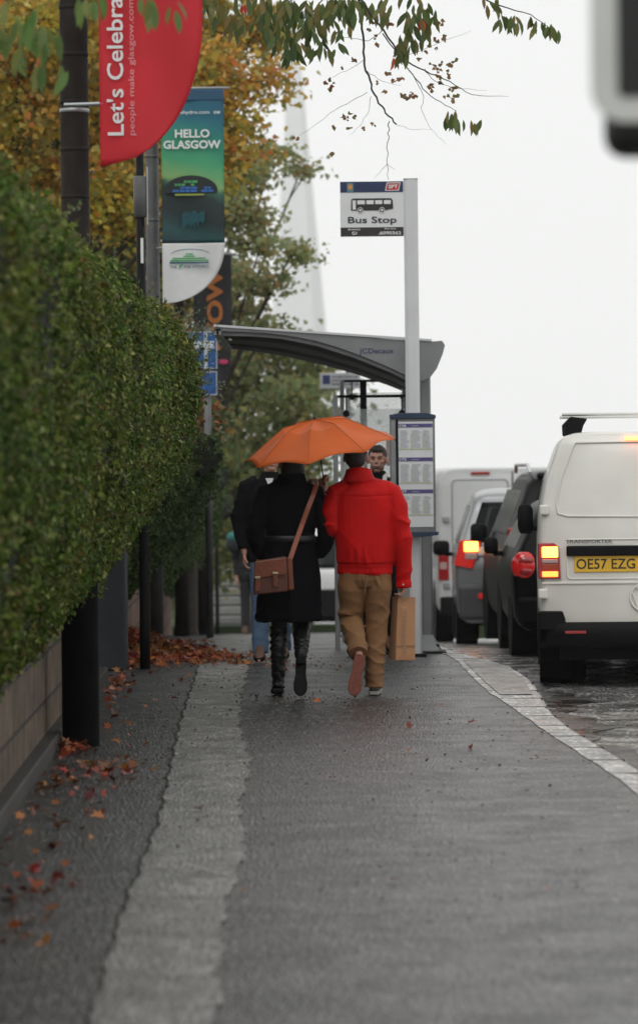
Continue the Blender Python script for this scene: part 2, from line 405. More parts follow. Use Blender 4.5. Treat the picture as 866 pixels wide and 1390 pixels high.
wseg(-.3, .075, -.4, .085, 8, 29.6).build('footing', M_base, wr, bevel=.01)
wseg(-.34, .03, .66, .74, 8, 29.6).build('coping', M_base, wr, bevel=.015)
wr2 = empty('garden_wall', (wallx(10), 10, 0), 'far stretch of reddish stone wall behind the dark post and the leaf pile', 'wall')
M_wall2 = brickmat('wall_red_stone', (.15, .085, .06), (.21, .12, .085), (.04, .035, .03))
wseg(-.3, 0, -.4, .66, 31, 56).build('wall_face', M_wall2, wr2)
wseg(-.34, .03, .66, .74, 31, 56).build('coping', M_base, wr2, bevel=.015)
gp = G(178, 862); gp = Vector((wallx(30.3) - .02, 30.3, 0))
pr = empty('gate_pier', gp, 'dark blue grey gate pier between the two hedges', 'pier')
MB().box(-.2, .2, -.22, .22, 0, 1.35).build('pier_shaft', mat('pier_paint', (.014, .017, .022), .6, 0, .25, 8, bump=.3), pr, bevel=.015)
MB().box(-.24, .24, -.26, .26, 1.35, 1.44).build('pier_cap', M_base, pr, bevel=.02)

# ------------------------------------------------------------------ hedges
def hedge(name, label, y0, y1, ztop, umax, zbot, nleaf, lsize, stops, seed, endround=1.5, startround=0.0):
    root = empty(name, (wallx(y0), y0, 0), label, 'hedge')
    org = Vector((wallx(y0), y0, 0))
    def prof(y, a):
        """a 0..1 from the bottom edge round the face to the top and over"""
        # control in (u, z)
        e = min(1.0, max(0.0, (y1 - y) / endround)); e = math.sqrt(max(0, 1 - (1 - e) ** 2))
        if startround:
            e2 = min(1.0, max(0.0, (y - y0) / startround)); e *= math.sqrt(max(0, 1 - (1 - e2) ** 2))
        um = umax(y); zt = ztop(y) ; zb = zbot(y)
        zt = zb + .6 + (zt - zb - .6) * (.72 + .28 * e); um = um * (.02 + .98 * e)
        K = [(0, -.03, .62), (.10, .10 * um + .01, zb), (.25, .55 * um, zb + .36), (.42, .9 * um, zb + .85), (.58, um, zb + 1.25), (.74, .93 * um, zt - .35), (.84, .62 * um, zt - .09), (.92, .05, zt), (1.0, -.9, zt + .02)]
        aa = [k[0] for k in K]
        u = float(np.interp(a, aa, [k[1] for k in K])); z = float(np.interp(a, aa, [k[2] for k in K]))
        return u, z
    ny, na = int((y1 - y0) / .12), 44
    grid = np.empty((ny + 1, na + 1, 3))
    for i in range(ny + 1):
        y = y1 - (y1 - y0) * (1 - i / ny) ** 1.7 if not startround else y0 + (y1 - y0) * (i / ny) ** 1.8
        for j in range(na + 1):
            u, z = prof(y, j / na)
            grid[i, j] = (wallx(y) + u - org.x, y - org.y, z + zp(y))
    # lumps
    flat = grid.reshape(-1, 3)
    gy = np.gradient(grid, axis=0); ga = np.gradient(grid, axis=1)
    nn = np.cross(ga, gy); nn /= np.linalg.norm(nn, axis=2)[:, :, None] + 1e-9
    if nn[:, na // 2, 0].mean() < 0: nn = -nn
    lump = (vnoise(flat, 3.2, seed) * .06 + vnoise(flat, 8.5, seed + 1) * .05 + vnoise(flat, 17, seed + 2) * .022).reshape(ny + 1, na + 1)
    surf = grid + nn * lump[:, :, None]
    core = surf - nn * .085
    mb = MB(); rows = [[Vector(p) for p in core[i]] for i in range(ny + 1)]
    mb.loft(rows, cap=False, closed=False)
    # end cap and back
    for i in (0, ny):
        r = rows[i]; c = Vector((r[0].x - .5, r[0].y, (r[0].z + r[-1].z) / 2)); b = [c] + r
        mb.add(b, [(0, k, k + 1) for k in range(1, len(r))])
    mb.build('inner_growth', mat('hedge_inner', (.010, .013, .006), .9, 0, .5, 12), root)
    g = np.random.default_rng(seed)
    fi, fj = ((1 - (1 - g.random(nleaf)) ** (1 / 1.25)) if not startround else g.random(nleaf) ** 1.25) * (ny - .001), (g.random(nleaf) * .93) * (na - .001)
    i0, j0 = fi.astype(int), fj.astype(int); a, b = (fi - i0)[:, None], (fj - j0)[:, None]
    def bil(A): return A[i0, j0] * (1 - a) * (1 - b) + A[i0 + 1, j0] * a * (1 - b) + A[i0, j0 + 1] * (1 - a) * b + A[i0 + 1, j0 + 1] * a * b
    p, nm = bil(surf), bil(nn)
    dep = np.abs(g.normal(size=nleaf)) * .05 - .015
    # sprays: some leaves stand out on shoots
    ns = nleaf // 14; sh = g.random(nleaf) < .10
    p2 = p - nm * dep[:, None]
    p2[sh] += nm[sh] * (g.random(sh.sum()) * .05)[:, None]
    # thin places: drop leaves where noise is low
    keep = (vnoise(p, 11, seed + 5) + .8 * vnoise(p, 4.2, seed + 7) + g.normal(size=nleaf) * .40) > -.62
    p2, nm = p2[keep], nm[keep]
    sz = lsize * (.4 + 1.15 * g.random(len(p2)) ** 1.3)
    up = np.array([0, 0, .5])
    leaves_mesh('foliage', p2, nm + up, sz, leafmat(name + '_leaf' + str(seed), stops, .55, .30, .14), root, 'oval', .65, seed=seed)
    # twiggy shoots poking out of the top and the far edge
    tw = MB(); tp, tn = [], []
    for k in range(240):
        i = g.integers(0, ny); j = int(na * g.uniform(.3, .9)); s = surf[i, j]; d = nn[i, j] + g.normal(size=3) * .4 + np.array([0, 0, .5]); d /= np.linalg.norm(d)
        L = g.uniform(.05, .16)
        tw.tube([s - d * .05, s + d * L], [.003, .0012], 4)
        for q in range(9):
            tp.append(s + d * L * g.uniform(.1, 1.05) + g.normal(size=3) * .008); tn.append(g.normal(size=3) + np.array([0, 0, .6]))
    tag(tw.build('shoots', mat('twig_bark', (.05, .035, .025), .8), root), kind='stuff')
    leaves_mesh('shoot_leaves', np.array(tp), np.array(tn), lsize * (.6 + .5 * g.random(len(tp))), leafmat(name + '_shoot' + str(seed), [stops[-1], (.10, .16, .05), stops[-2]], .4, .3), root, 'oval', .5, seed=seed + 9)
    return root
HS = [(.022, .046, .006), (.040, .078, .009), (.066, .125, .013), (.12, .19, .022), (.20, .26, .05), (.028, .056, .008), (.34, .36, .12), (.055, .10, .012), (.16, .10, .03)]
hedge('privet_hedge', 'big glossy dark green hedge overhanging the pavement from the left wall', 9.0, 29.3,
      lambda y: float(np.interp(y, [9, 13, 16, 20, 23, 26, 28, 30], [2.72, 2.76, 2.80, 2.84, 2.83, 2.78, 2.72, 2.7])) + .03 * math.sin(y * 2.3), lambda y: float(np.interp(y, [9, 14, 19, 22, 26, 28, 30], [.22, .30, .42, .56, .76, .80, .72])),
      lambda y: float(np.interp(y, [9, 18, 21.5, 24, 26, 28, 29.5], [.70, .68, .74, .80, .90, 1.0, 1.05])), 230000, .032, HS, 3)
HS2 = [(.06, .10, .03), (.08, .13, .04), (.11, .17, .06), (.05, .08, .028), (.15, .20, .08)]
hedge('garden_hedge', 'paler green blurred hedge beyond the gate pier, along the far wall', 31.2, 56,
      lambda y: 2.15 + .12 * math.sin(y * .7), lambda y: .78 + .04 * math.sin(y * 1.1), lambda y: .62 + .05 * math.sin(y * 2), 100000, .042, HS2, 40, startround=1.3)
# loose pale sprig bush at the far top of the big hedge
def sprig(center, n, spread, lab):
    pass
sb = P(262, 470, 28.6); rt = empty('loose_shrub', (sb.x - .1, sb.y, 1.0), 'thin pale leaved shrub sprays sticking out above the far end of the big hedge', 'shrub')
tw = MB(); tp = []; tn = []
g = np.random.default_rng(5); base = Vector((sb.x - .1, sb.y, 1.0))
for k in range(30):
    e = P(g.uniform(222, 312), g.uniform(415, 540), 28.6 + g.uniform(-.5, .5)) - base
    if k % 3 == 0: e = P(g.uniform(245, 300), g.uniform(432, 475), 28.6 + g.uniform(-.3, .3)) - base
    s0 = Vector((-.15, g.uniform(-.4, .4), g.uniform(.3, .9)))
    mid = s0.lerp(e, .6) + Vector((-.08, 0, .08))
    tw.tube([s0, mid, e], [.005, .0035, .001], 4)
    for q in range(46):
        t = g.uniform(.35, 1.0); b = s0.lerp(mid, t / .6) if t < .6 else mid.lerp(e, (t - .6) / .4)
        tp.append(np.array(b) + g.normal(size=3) * .022); tn.append(g.normal(size=3) + np.array([0, 0, .8]))
tw.build('stems', mat('twig_bark', (.05, .035, .025), .8), rt)
leaves_mesh('foliage', np.array(tp), np.array(tn), .024 * (.6 + .8 * g.random(len(tp))), leafmat('pale_shrub_leaf', [(.06, .10, .04), (.16, .20, .11), (.10, .15, .06), (.24, .27, .17)], .5, .3), rt, 'oval', .6, seed=6)
# dead brown leaves caught on that edge
g = np.random.default_rng(8); tp = []
for k in range(260):
    t = g.random(); a = P(246 + 22 * t, 475 + 110 * t, 28.4)
    tp.append(np.array(a - base) + g.normal(size=3) * np.array([.025, .06, .04]))
leaves_mesh('dead_leaves', np.array(tp), g.normal(size=(len(tp), 3)), .028 * (.6 + .8 * g.random(len(tp))), leafmat('dead_leaf', [(.10, .035, .015), (.20, .07, .03), (.06, .025, .012)], .6, .2), rt, 'oval', .6, seed=6)

# ------------------------------------------------------------------ posts
def post(name, label, base, top, r0, r1, m, bands=(), group=None, cat='lamp post', zdoor=None, ztop_extra=0):
    root = empty(name, base, label, cat, group)
    hgt = top
    mb = MB(); prof = [(0.001, 0), (r0, 0), (r0, hgt * .0 + (zdoor or .4)), (r1 * 1.04, (zdoor or .4) + .12), (r1, hgt * .6), (r1 * .8, hgt), (.001, hgt)]
    mb.lathe(prof, n=28, cap=False); mb.build('shaft', m, root, smooth=True)
    for z, rr in bands:
        MB().lathe([(rr, z - .012), (rr + .004, z - .01), (rr + .004, z + .01), (rr, z + .012)], n=28, cap=False).build('collar', m, root, smooth=True)
    return root
def lantern(root, z, side, m):
    MB().tube([(0, 0, z - .3), (0, 0, z + .25), (.25 * side, 0, z + .6), (1.1 * side, 0, z + .75)], [.05, .045, .04, .035], 12).build('arm', m, root, smooth=True)
    h = MB(); h.ball((1.35 * side, 0, z + .74), (.33, .12, .07)); h.build('lantern', M_metal, root, smooth=True)
M_post = mat('weathered_post_paint', (.024, .020, .018), .75, 0, .35, 7, spec=.15, bump=.35, bscale=25)
M_post2 = mat('grey_post_paint', (.10, .10, .102), .5, .3, .25, 6, bump=.2, bscale=30)
b1 = G(110, 1013)
p1 = post('lamp_post', 'thick dark brown lamp post rising through the near hedge beside the red banner', b1, 8.0, .104, .079, M_post,
          bands=[(2.05 + k * .27, .079) for k in range(12)], zdoor=1.25)
lantern(p1, 8.0, 1, M_post)
MB().lathe([(.106, 0), (.1065, 1.24), (.100, 1.30), (.09, 1.36)], n=28, cap=False).build('base_sleeve', mat('black_base_paint', (.0035, .0035, .004), .8, 0, .3, 9, spec=.06, bump=.4, bscale=20), p1, smooth=True)
bA = G(197, 908)
pA = post('signpost', 'slim black post standing in the leaf pile at the end of the big hedge', bA, 4.1, .041, .038, M_dark, cat='post', zdoor=.3)
bB = G(213, 866); bB.z = zp(bB.y)
pB = post('lamp_post', 'grey lamp post with blue paint marks carrying the green city banner', bB, 8.0, .066, .062, M_post2, bands=[(4.0, .064), (4.6, .064)], zdoor=1.5)
lantern(pB, 8.0, 1, M_post2)
g = np.random.default_rng(3); mb = MB()
for k in range(9):
    a = g.uniform(-1.2, -.2); z = g.uniform(.75, 1.35)
    mb.tube([(.068 * math.cos(a), .068 * math.sin(a), z), (.068 * math.cos(a + .1), .068 * math.sin(a + .1), z + g.uniform(.05, .14))], .006, 5)
mb.build('paint_marks', mat('blue_marks', (.02, .08, .16), .6), pB)
# bracket and white label on the slim post
MB().lathe([(.039, 3.58), (.052, 3.59), (.052, 3.9), (.039, 3.91)], n=20).build('sleeve', M_post2, pA, smooth=True)
MB().box(.05, .062, -.02, .02, 3.52, 3.98).build('bracket', M_metal, pA, bevel=.003)
def pxlocal(root, px, py):
    q = P(px, py, root.location.y); return q.x - root.location.x, q.z - root.location.z
xx, zz = pxlocal(pA, 193, 340)
MB().box(xx - .01, xx + .012, -.046, -.041, zz - .10, zz + .10).build('label_plate', M_white, pA)
# two further posts
for (px, py, d, r0, lab) in ((247, 0, 47.0, .085, 'dark blurred post far along the hedge carrying the black banner'), (275, 0, 54.0, .085, 'farthest dark post of the row, past the black banner post')):
    X = (px - 433 - 1.5) * d / F
    q = post('lamp_post', lab, (X, d, zp(d)), 8.0, r0 * 1.05, .06, M_post, zdoor=1.2); lantern(q, 8, 1, M_post)
X = (295 - 435) * 60.0 / F
post('signpost', 'very thin far black pole beside the distant pale steps', (X, 60, zp(60)), 2.6, .033, .03, M_dark, cat='post', zdoor=.2)

# ------------------------------------------------------------------ banners
def banner(name, label, org, px_l, px_r, y_top, y_side, y_tip, d, m, thick=.004, white_from=None, m2=None):
    """a street banner, straight on its left edge, its lower end swept in a curve to the tip at the left; pixel outline, real distance"""
    s = d / F
    L, Rr = 0.0, (px_r - px_l) * s
    zt, zs, zb = 0.0, -(y_side - y_top) * s, -(y_tip - y_top) * s
    root = empty(name, P(px_l, y_top, d), label, 'banner')
    def right(z):
        if z >= zs: return Rr
        t = (zs - z) / (zs - zb)
        return Rr * math.sqrt(max(0.0, 1 - t ** 2.1)) * (1 - .0 * t)
    def left(z): return 0.0 if z > zb * .80 else 0 + (-(z - zb * .8)) * .0
    def sheet(za, zb_, nz=40, nx=16):
        rows = []
        for i in range(nz + 1):
            z = za + (zb_ - za) * i / nz; r = max(right(z), .004)
            rows.append([Vector((r * j / nx, .012 * math.sin(5 * z + 9 * r * j / nx) + .010 * math.sin(14 * r * j / nx + 2 * z), z)) for j in range(nx + 1)])
        return MB().loft(rows, cap=False, closed=False)
    zw = white_from if white_from is not None else None
    def mk(nm, a, b, mm):
        o = sheet(a, b).build(nm, mm, root, smooth=True)
        so = o.modifiers.new('s', 'SOLIDIFY'); so.thickness = thick
        return o
    if zw is None: mk('cloth', zt, zb, m)
    else:
        mk('cloth', zt, zw, m); mk('cloth_foot', zw - .0005, zb, m2)
    MB().tube([(-.06, .004, .012), (Rr + .06, .004, .012)], .012, 10).build('top_rod', M_metal, root, smooth=True)
    return root, s, Rr
M_redc = mat('red_banner_cloth', (.50, .008, .018), .65, 0, .10, 3, trans=0)
rb, s, W = banner('street_banner', 'large red banner with white sideways lettering hung from the brown lamp post', None, 131, 272, -270, 20, 226, 21.4, M_redc)
def bt(root, y0, s, px0, pyb, pxl, yt, txt, m, width=None, height=None, rot=0, bold=0, nm='lettering', y=-.03):
    return text(nm, txt, m, root, (px0 - pxl) * s, -(pyb - yt) * s, y, width=width and width * s, height=height and height * s, rot=rot, bold=bold)
bt(rb, 0, s, 164, 184, 131, -270, "Let's Celebrate", M_text_w, width=216, height=23, rot=R(90), bold=.012)
bt(rb, 0, s, 181, 184, 131, -270, "people make glasgow.com/whatson", mat('pale_pink_print', (.62, .25, .27), .6), width=250, height=10.5, rot=R(90), bold=.004)
MB().tube([(-.20, .05, -(140 + 270) * s), (.02, .0, -(140 + 270) * s)], .012, 8).build('strap_arm', M_metal, rb)
MB().lathe([(.082, -.012), (.085, -.01), (.085, .01), (.082, .012)], c=(b1.x - rb.location.x, b1.y - rb.location.y, -(140 + 270) * s), n=28).build('strap_ring', M_metal, rb, smooth=True)

# green city banner
def banner_print():
    m = bpy.data.materials.new('green_city_print'); m.use_nodes = True
    n, l = m.node_tree.nodes, m.node_tree.links; b = n['Principled BSDF']; b.inputs['Roughness'].default_value = .6
    tc = n.new('ShaderNodeTexCoord'); sp = n.new('ShaderNodeSeparateXYZ'); l.new(tc.outputs['Object'], sp.inputs[0])
    nz = n.new('ShaderNodeTexNoise'); nz.inputs['Scale'].default_value = 5; nz.inputs['Detail'].default_value = 5; l.new(tc.outputs['Object'], nz.inputs[0])
    ad = n.new('ShaderNodeMath'); ad.operation = 'MULTIPLY_ADD'; ad.inputs[1].default_value = -.16; l.new(nz.outputs[0], ad.inputs[0]); l.new(sp.outputs['Z'], ad.inputs[2])
    a2 = n.new('ShaderNodeMath'); a2.operation = 'MULTIPLY_ADD'; a2.inputs[1].default_value = .25; l.new(sp.outputs['X'], a2.inputs[0]); l.new(ad.outputs[0], a2.inputs[2])
    mr = n.new('ShaderNodeMapRange'); mr.inputs[1].default_value = 0; mr.inputs[2].default_value = -1.5; l.new(a2.outputs[0], mr.inputs[0])
    cr = n.new('ShaderNodeValToRGB'); l.new(mr.outputs[0], cr.inputs[0]); e = cr.color_ramp.elements
    stops = [(0, (.012, .09, .17)), (.18, (.015, .14, .19)), (.30, (.02, .22, .15)), (.46, (.05, .30, .14)), (.58, (.20, .36, .13)), (.62, (.03, .10, .07)), (.66, (.008, .022, .022)), (.80, (.006, .016, .018)), (.9, (.008, .06, .06)), (1, (.006, .03, .04))]
    e[0].position = 0; e[0].color = (*stops[0][1], 1); e[1].position = 1; e[1].color = (*stops[-1][1], 1)
    for p, c in stops[1:-1]:
        x = e.new(p); x.color = (*c, 1)
    l.new(cr.outputs[0], b.inputs['Base Color'])
    return m
dB = bB.y - .25
hb, s, W = banner('street_banner', 'green and blue city banner with a white foot, hung behind the red one', None, 218, 303, 121, 330, 412, dB, banner_print(), white_from=-(330 - 121) * dB / F, m2=mat('white_banner_cloth', (.62, .62, .62), .6, 0, .06))
M_hem = mat('blue_hem', (.015, .07, .14), .6)
MB().box(0, W + .002, -.012, .018, -.10, -.005).build('top_hem', M_hem, hb, bevel=.004)
Z = lambda py: -(py - 121) * s
Xx = lambda px: (px - 218) * s
def ht(txt, x0, x1, yb, h, m=M_text_w, bold=.02, nm='lettering'): return text(nm, txt, m, hb, Xx(x0), Z(yb), -.032, width=(x1 - x0) * s, height=h * s, bold=bold)
ht('HELLO', 237, 284, 187, 11.5, bold=.03); ht('GLASGOW', 221, 299, 202, 11.5, bold=.03)
ht('thehydro.com', 237, 284, 156, 6, bold=.01); ht('sw', 290, 299, 155, 4, bold=.01)
def ellipse_arc(cx, cy, rx, ry, a0, a1, wd, m, nm, y=-.03, n=28):
    rows = []
    for k in range(n + 1):
        a = R(a0 + (a1 - a0) * k / n); c, q = math.cos(a), math.sin(a)
        rows.append([Vector((Xx(cx + rx * c), y, Z(cy - ry * q))), Vector((Xx(cx + (rx - wd) * c), y, Z(cy - (ry - wd) * q)))])
    return MB().loft(rows, cap=False, closed=False).build(nm, m, hb)
M_bk = mat('print_black', (.006, .012, .012), .6)
M_gn = mat('print_green', (.06, .30, .10), .6); M_bl = mat('print_blue', (.02, .12, .40), .6); M_yl = mat('print_yellow', (.25, .30, .06), .6)
rows = []
for k in range(25):
    a = R(180 - 180 * k / 24); rows.append([Vector((Xx(258 + 36 * math.cos(a)), -.026, Z(258 - 20 * math.sin(a)))), Vector((Xx(258 + 36 * math.cos(a)), -.026, Z(262)))])
MB().loft(rows, cap=False, closed=False).build('printed_arena', M_bk, hb)
mb1, mb2 = MB(), MB()
g = np.random.default_rng(12)
for r_ in range(4):
    yy = 245 + r_ * 4.2; half = [15, 22, 27, 30][r_]; x = 258 - half
    while x < 258 + half:
        wv = g.uniform(3, 9)
        if g.random() < .75: (mb1 if (r_ < 2) else mb2).box(Xx(x), Xx(min(x + wv, 258 + half)), -.030, -.028, Z(yy + 3.2), Z(yy))
        x += wv + 1
mb1.build('printed_lights', M_gn, hb); mb2.build('printed_lights', M_bl, hb)
MB().box(Xx(236), Xx(276), -.029, -.027, Z(265.5), Z(263)).build('printed_lights', M_yl, hb)
mb1 = MB()
for k in range(14): mb1.box(Xx(246 + k * 2.2), Xx(247.2 + k * 2.2), -.029, -.027, Z(300 + g.uniform(0, 10)), Z(290 - g.uniform(0, 4)))
mb1.build('printed_reflection', mat('print_teal', (.008, .10, .13), .6), hb)
ellipse_arc(256, 346, 27, 8, 15, 165, 1.0, M_hem, 'logo_arc')
mb1, mb2 = MB(), MB()
for r_, (a, b) in enumerate(((250, 260), (247, 262), (232, 277), (229, 281), (228, 281))):
    (mb1 if r_ < 4 else mb2).box(Xx(a), Xx(b), -.030, -.028, Z(344 + r_ * 2.9 + 2), Z(344 + r_ * 2.9))
mb1.build('logo_blocks', M_gn, hb); mb2.build('logo_blocks', M_hem, hb)
ht('THE', 228, 238, 364, 4, M_hem, .005); ht('SSE HYDRO', 248, 281, 364, 4, M_hem, .005)
MB().prism([(Xx(240), Z(365)), (Xx(245), Z(361)), (Xx(246), Z(357.5)), (Xx(241), Z(360))], -.030, -.028).build('logo_leaf', M_gn, hb)
# arms fixing the banner to its post
for yy in (126, 335):
    MB().tube([(bB.x - hb.location.x, .25, Z(yy)), (.10, .02, Z(yy))], .014, 8).build('arm', M_metal, hb)
# black banner with orange letters
kb, s, W = banner('street_banner', 'black banner with big orange sideways letters, behind the white banner foot', None, 262, 314, 346, 450, 560, 46.8, mat('black_banner_cloth', (.018, .018, .022), .6, 0, .2))
M_or = mat('orange_print', (.50, .16, .035), .6)
text('lettering', 'WOW', M_or, kb, .42 - .06, -(437 - 346) * s - .42, -.035, width=1.08, height=.20, rot=R(90), bold=.04)
MB().ball((.36, -.03, -(478 - 346) * s - .12), (.06, .004, .03)).build('printed_spot', mat('pink_print', (.6, .05, .15), .6), kb)

# ------------------------------------------------------------------ blue road signs + small far sign
M_bsign = mat('sign_blue', (.01, .08, .26), .4, 0, .08); M_bw = mat('sign_border', (.42, .46, .50), .5)
def plate(root, nm, x0, x1, z0, z1, y, m, b=.006, th=.01): return MB().box(x0, x1, y, y + th, z0, z1).build(nm, m, root, bevel=b)
d = 40.0; q = P(276, 640, d); base = Vector((wallx(d) + .44, d, zp(d)))
sg = empty('road_sign', base, 'two blue plates with pale borders on one post, half hidden by the hedge end', 'road sign')
def L2(px, py, root, d): v = P(px, py, d) - root.location; return v.x, v.z
x0, z1 = L2(253, 450, sg, d); x1, z0 = L2(295, 500, sg, d); x2, z2 = L2(268, 504, sg, d); x3, z3 = L2(295, 536, sg, d)
cx = (x2 + x3) / 2
MB().tube([(cx, .03, 0), (cx, .03, z1 + .05)], .038, 14).build('pole', M_post2, sg, smooth=True)
plate(sg, 'upper_plate', x0, x1, z0, z1, -.02, M_bsign); plate(sg, 'lower_plate', x2, x3, z3, z2, -.02, M_bsign)
mb = MB()
for (a, b, c, e) in ((x0, x1, z0, z1), (x2, x3, z3, z2)):
    t = .010; yb = -.026
    mb.box(a, b, yb, yb + .004, c, c + t); mb.box(a, b, yb, yb + .004, e - t, e); mb.box(a, a + t, yb - .001, yb + .003, c, e); mb.box(b - t, b, yb - .001, yb + .003, c, e)
mb.build('border', M_bw, sg)
k1 = L2(277, 452, sg, d); k2 = L2(282, 500, sg, d); k3 = L2(250, 463, sg, d); k4 = L2(290, 473, sg, d)
MB().box(k1[0], k2[0], -.03, -.026, k2[1], k1[1]).box(x0, x1 - .03, -.032, -.028, k4[1], k3[1]).build('pale_lines', M_bw, sg)
d = 50.0; X = (433 + 20 - 433) * d / F
X = P(462, 520, d).x
ss = empty('street_sign', (X + .1, d, zp(d)), 'small white sign with a dark blue square left of the shelter glass', 'sign')
a = P(434, 506, d) - ss.location; b_ = P(489, 527, d) - ss.location
MB().tube([(0, .03, 0), (0, .03, a.z + .1)], .03, 12).build('pole', M_post2, ss, smooth=True)
MB().box(a.x, b_.x, 0, .02, b_.z, a.z).build('plate', mat('pale_sign', (.42, .43, .45), .5), ss, bevel=.01)
c1 = P(438, 509, d) - ss.location; c2 = P(448, 521, d) - ss.location
MB().box(c1.x, c2.x, -.006, -.002, c2.z, c1.z).build('blue_square', mat('deep_blue', (.02, .03, .12), .5), ss)
mb = MB()
for r_ in range(3):
    x = 451.0
    while x < 484:
        w_ = rnd.uniform(2, 5); p0 = P(x, 510 + r_ * 5, d) - ss.location; p1_ = P(x + w_, 512.3 + r_ * 5, d) - ss.location
        mb.box(p0.x, p1_.x, -.006, -.002, p1_.z, p0.z); x += w_ + 1.4
mb.build('small_print', mat('grey_print', (.12, .12, .14), .6), ss)

# ------------------------------------------------------------------ bus stop pole
dS = 31.9
bp0 = Vector((P(564, 893, dS).x, dS, 0))
bs = empty('bus_stop_pole', bp0, 'tall silver bus stop pole with white flag sign and timetable case', 'bus stop')
ztop = P(557, 243, dS).z
def rrect(hx, hy, r, n=4):
    pts = []
    for cx, cy, a0 in ((hx - r, hy - r, 0), (-hx + r, hy - r, 90), (-hx + r, -hy + r, 180), (hx - r, -hy + r, 270)):
        for k in range(n + 1):
            a = R(a0 + 90 * k / n); pts.append((cx + r * math.cos(a), cy + r * math.sin(a)))
    return pts
sec = rrect(.059, .04, .028)
MB().loft([[Vector((x, y, z)) for x, y in sec] for z in (0, ztop)]).build('pole', M_silver, bs, bevel=.004)
MB().box(-.061, .061, -.042, .042, ztop, ztop + .008).build('cap', M_metal, bs, bevel=.003)
MB().box(-.11, .09, -.1, .1, 0, .025).build('base_plate', M_dark, bs, bevel=.004)
a = P(461.5, 246, dS) - bp0; b_ = P(546.5, 320, dS) - bp0
fx0, fx1, fz1, fz0 = a.x, -.062, a.z, b_.z
fl = MB().box(fx0, fx1, -.012, .012, fz0, fz1).build('flag', mat('flag_white', (.66, .67, .68), .45, 0, .03), bs, bevel=.003)
fw, fh = fx1 - fx0, fz1 - fz0
def fX(t): return fx0 + fw * t
def fZ(t): return fz0 + fh * t
MB().box(fX(.0), fX(1), -.0150, -.0122, fZ(.80), fZ(.995)).build('navy_band', mat('navy', (.012, .025, .085), .45), fl)
MB().box(fX(.0), fX(1), -.0150, -.0122, fZ(.005), fZ(.165)).build('black_band', mat('band_black', (.022, .018, .018), .5), fl)
text('lettering', 'Bus Stop', M_text_b, fl, fX(.12), fZ(.205), -.016, width=fw * .77, height=fh * .155, bold=.016)
M_red = mat('sign_red', (.45, .012, .02), .45)
def para(x0, x1, z0, z1, sk, y, m, nm):
    return MB().prism([(fX(x0), fZ(z0)), (fX(x1), fZ(z0)), (fX(x1 + sk), fZ(z1)), (fX(x0 + sk), fZ(z1))], y, y + .001).build(nm, m, fl)
para(.71, .93, .825, .975, .03, -.0165, M_text_w, 'badge_rim'); para(.725, .918, .84, .96, .028, -.018, M_red, 'badge')
text('badge_letters', 'SPT', M_text_w, fl, fX(.765), fZ(.865), -.020, width=fw * .15, height=fh * .07, bold=.03)
MB().box(fX(.11), fX(.21), -.0165, -.0155, fZ(.81), fZ(.97)).build('crest', mat('crest_teal', (.10, .22, .22), .5), fl)
MB().prism([(fX(.16 + .035 * math.cos(R(k * 45))), fZ(.90 + .05 * math.sin(R(k * 45)))) for k in range(8)], -.018, -.017).build('crest_flower', mat('crest_orange', (.6, .25, .05), .5), fl)
for t, x0, x1, z0, h in (('StreetCard', .12, .31, .115, .03), ('G1', .18, .255, .03, .06), ('Bus stop', .70, .88, .12, .03), ('.6090362', .60, .96, .03, .06)):
    text('small_lettering', t, M_text_w, fl, fX(x0), fZ(z0), -.017, width=fw * (x1 - x0), height=fh * h, bold=.02)
# bus pictogram
bus = [(.17, .47), (.175, .66), (.19, .69), (.80, .69), (.83, .66), (.84, .50), (.70, .47)]
MB().prism([(fX(x), fZ(z)) for x, z in bus], -.0165, -.0155).build('bus_picture', M_text_b, fl)
mb = MB()
for x0, x1 in ((.27, .39), (.415, .53), (.555, .665), (.69, .80)): mb.box(fX(x0), fX(x1), -.018, -.0168, fZ(.585), fZ(.655))
mb.box(fX(.195), fX(.245), -.018, -.0168, fZ(.49), fZ(.655)); mb.build('bus_windows', M_text_w, fl)
mb, mb2 = MB(), MB()
for cx in (.315, .66):
    mb.lathe([(.001, 0), (.024, 0), (.024, .001), (.001, .001)], c=(fX(cx), -.0185, fZ(.475)), axis='Y', n=20)
    mb2.lathe([(.001, 0), (.019, 0), (.019, .001), (.001, .001)], c=(fX(cx), -.0198, fZ(.475)), axis='Y', n=20)
    mb.lathe([(.001, 0), (.010, 0), (.010, .001), (.001, .001)], c=(fX(cx), -.0212, fZ(.475)), axis='Y', n=20)
mb.build('bus_wheels', M_text_w, fl); mb2.build('bus_wheels', M_text_b, fl)
# timetable case
a = P(529, 566, dS - .2) - bp0; b_ = P(592, 724, dS - .2) - bp0
tr = MB().box(a.x, b_.x, -.16, -.055, b_.z, a.z).build('timetable_case', mat('case_grey', (.16, .165, .17), .4, .3, .08), bs, bevel=.006)
tw_, th_ = b_.x - a.x, a.z - b_.z
tX = lambda t: a.x + tw_ * t
tZ = lambda t: b_.z + th_ * t
M_navy = mat('case_navy', (.010, .028, .065), .4)
capP = [(tX(-.0), tZ(.985)), (tX(.0), tZ(1.02)), (tX(.2), tZ(1.035)), (tX(.8), tZ(1.035)), (tX(1.02), tZ(1.015)), (tX(1.02), tZ(.985))]
MB().prism(capP, -.18, -.045).build('top_cap', M_navy, tr, bevel=.004)
MB().prism([(tX(.0), tZ(.015)), (tX(1.06), tZ(.015)), (tX(1.05), tZ(-.015)), (tX(.7), tZ(-.03)), (tX(.05), tZ(-.03))], -.18, -.045).build('bottom_cap', M_navy, tr, bevel=.004)
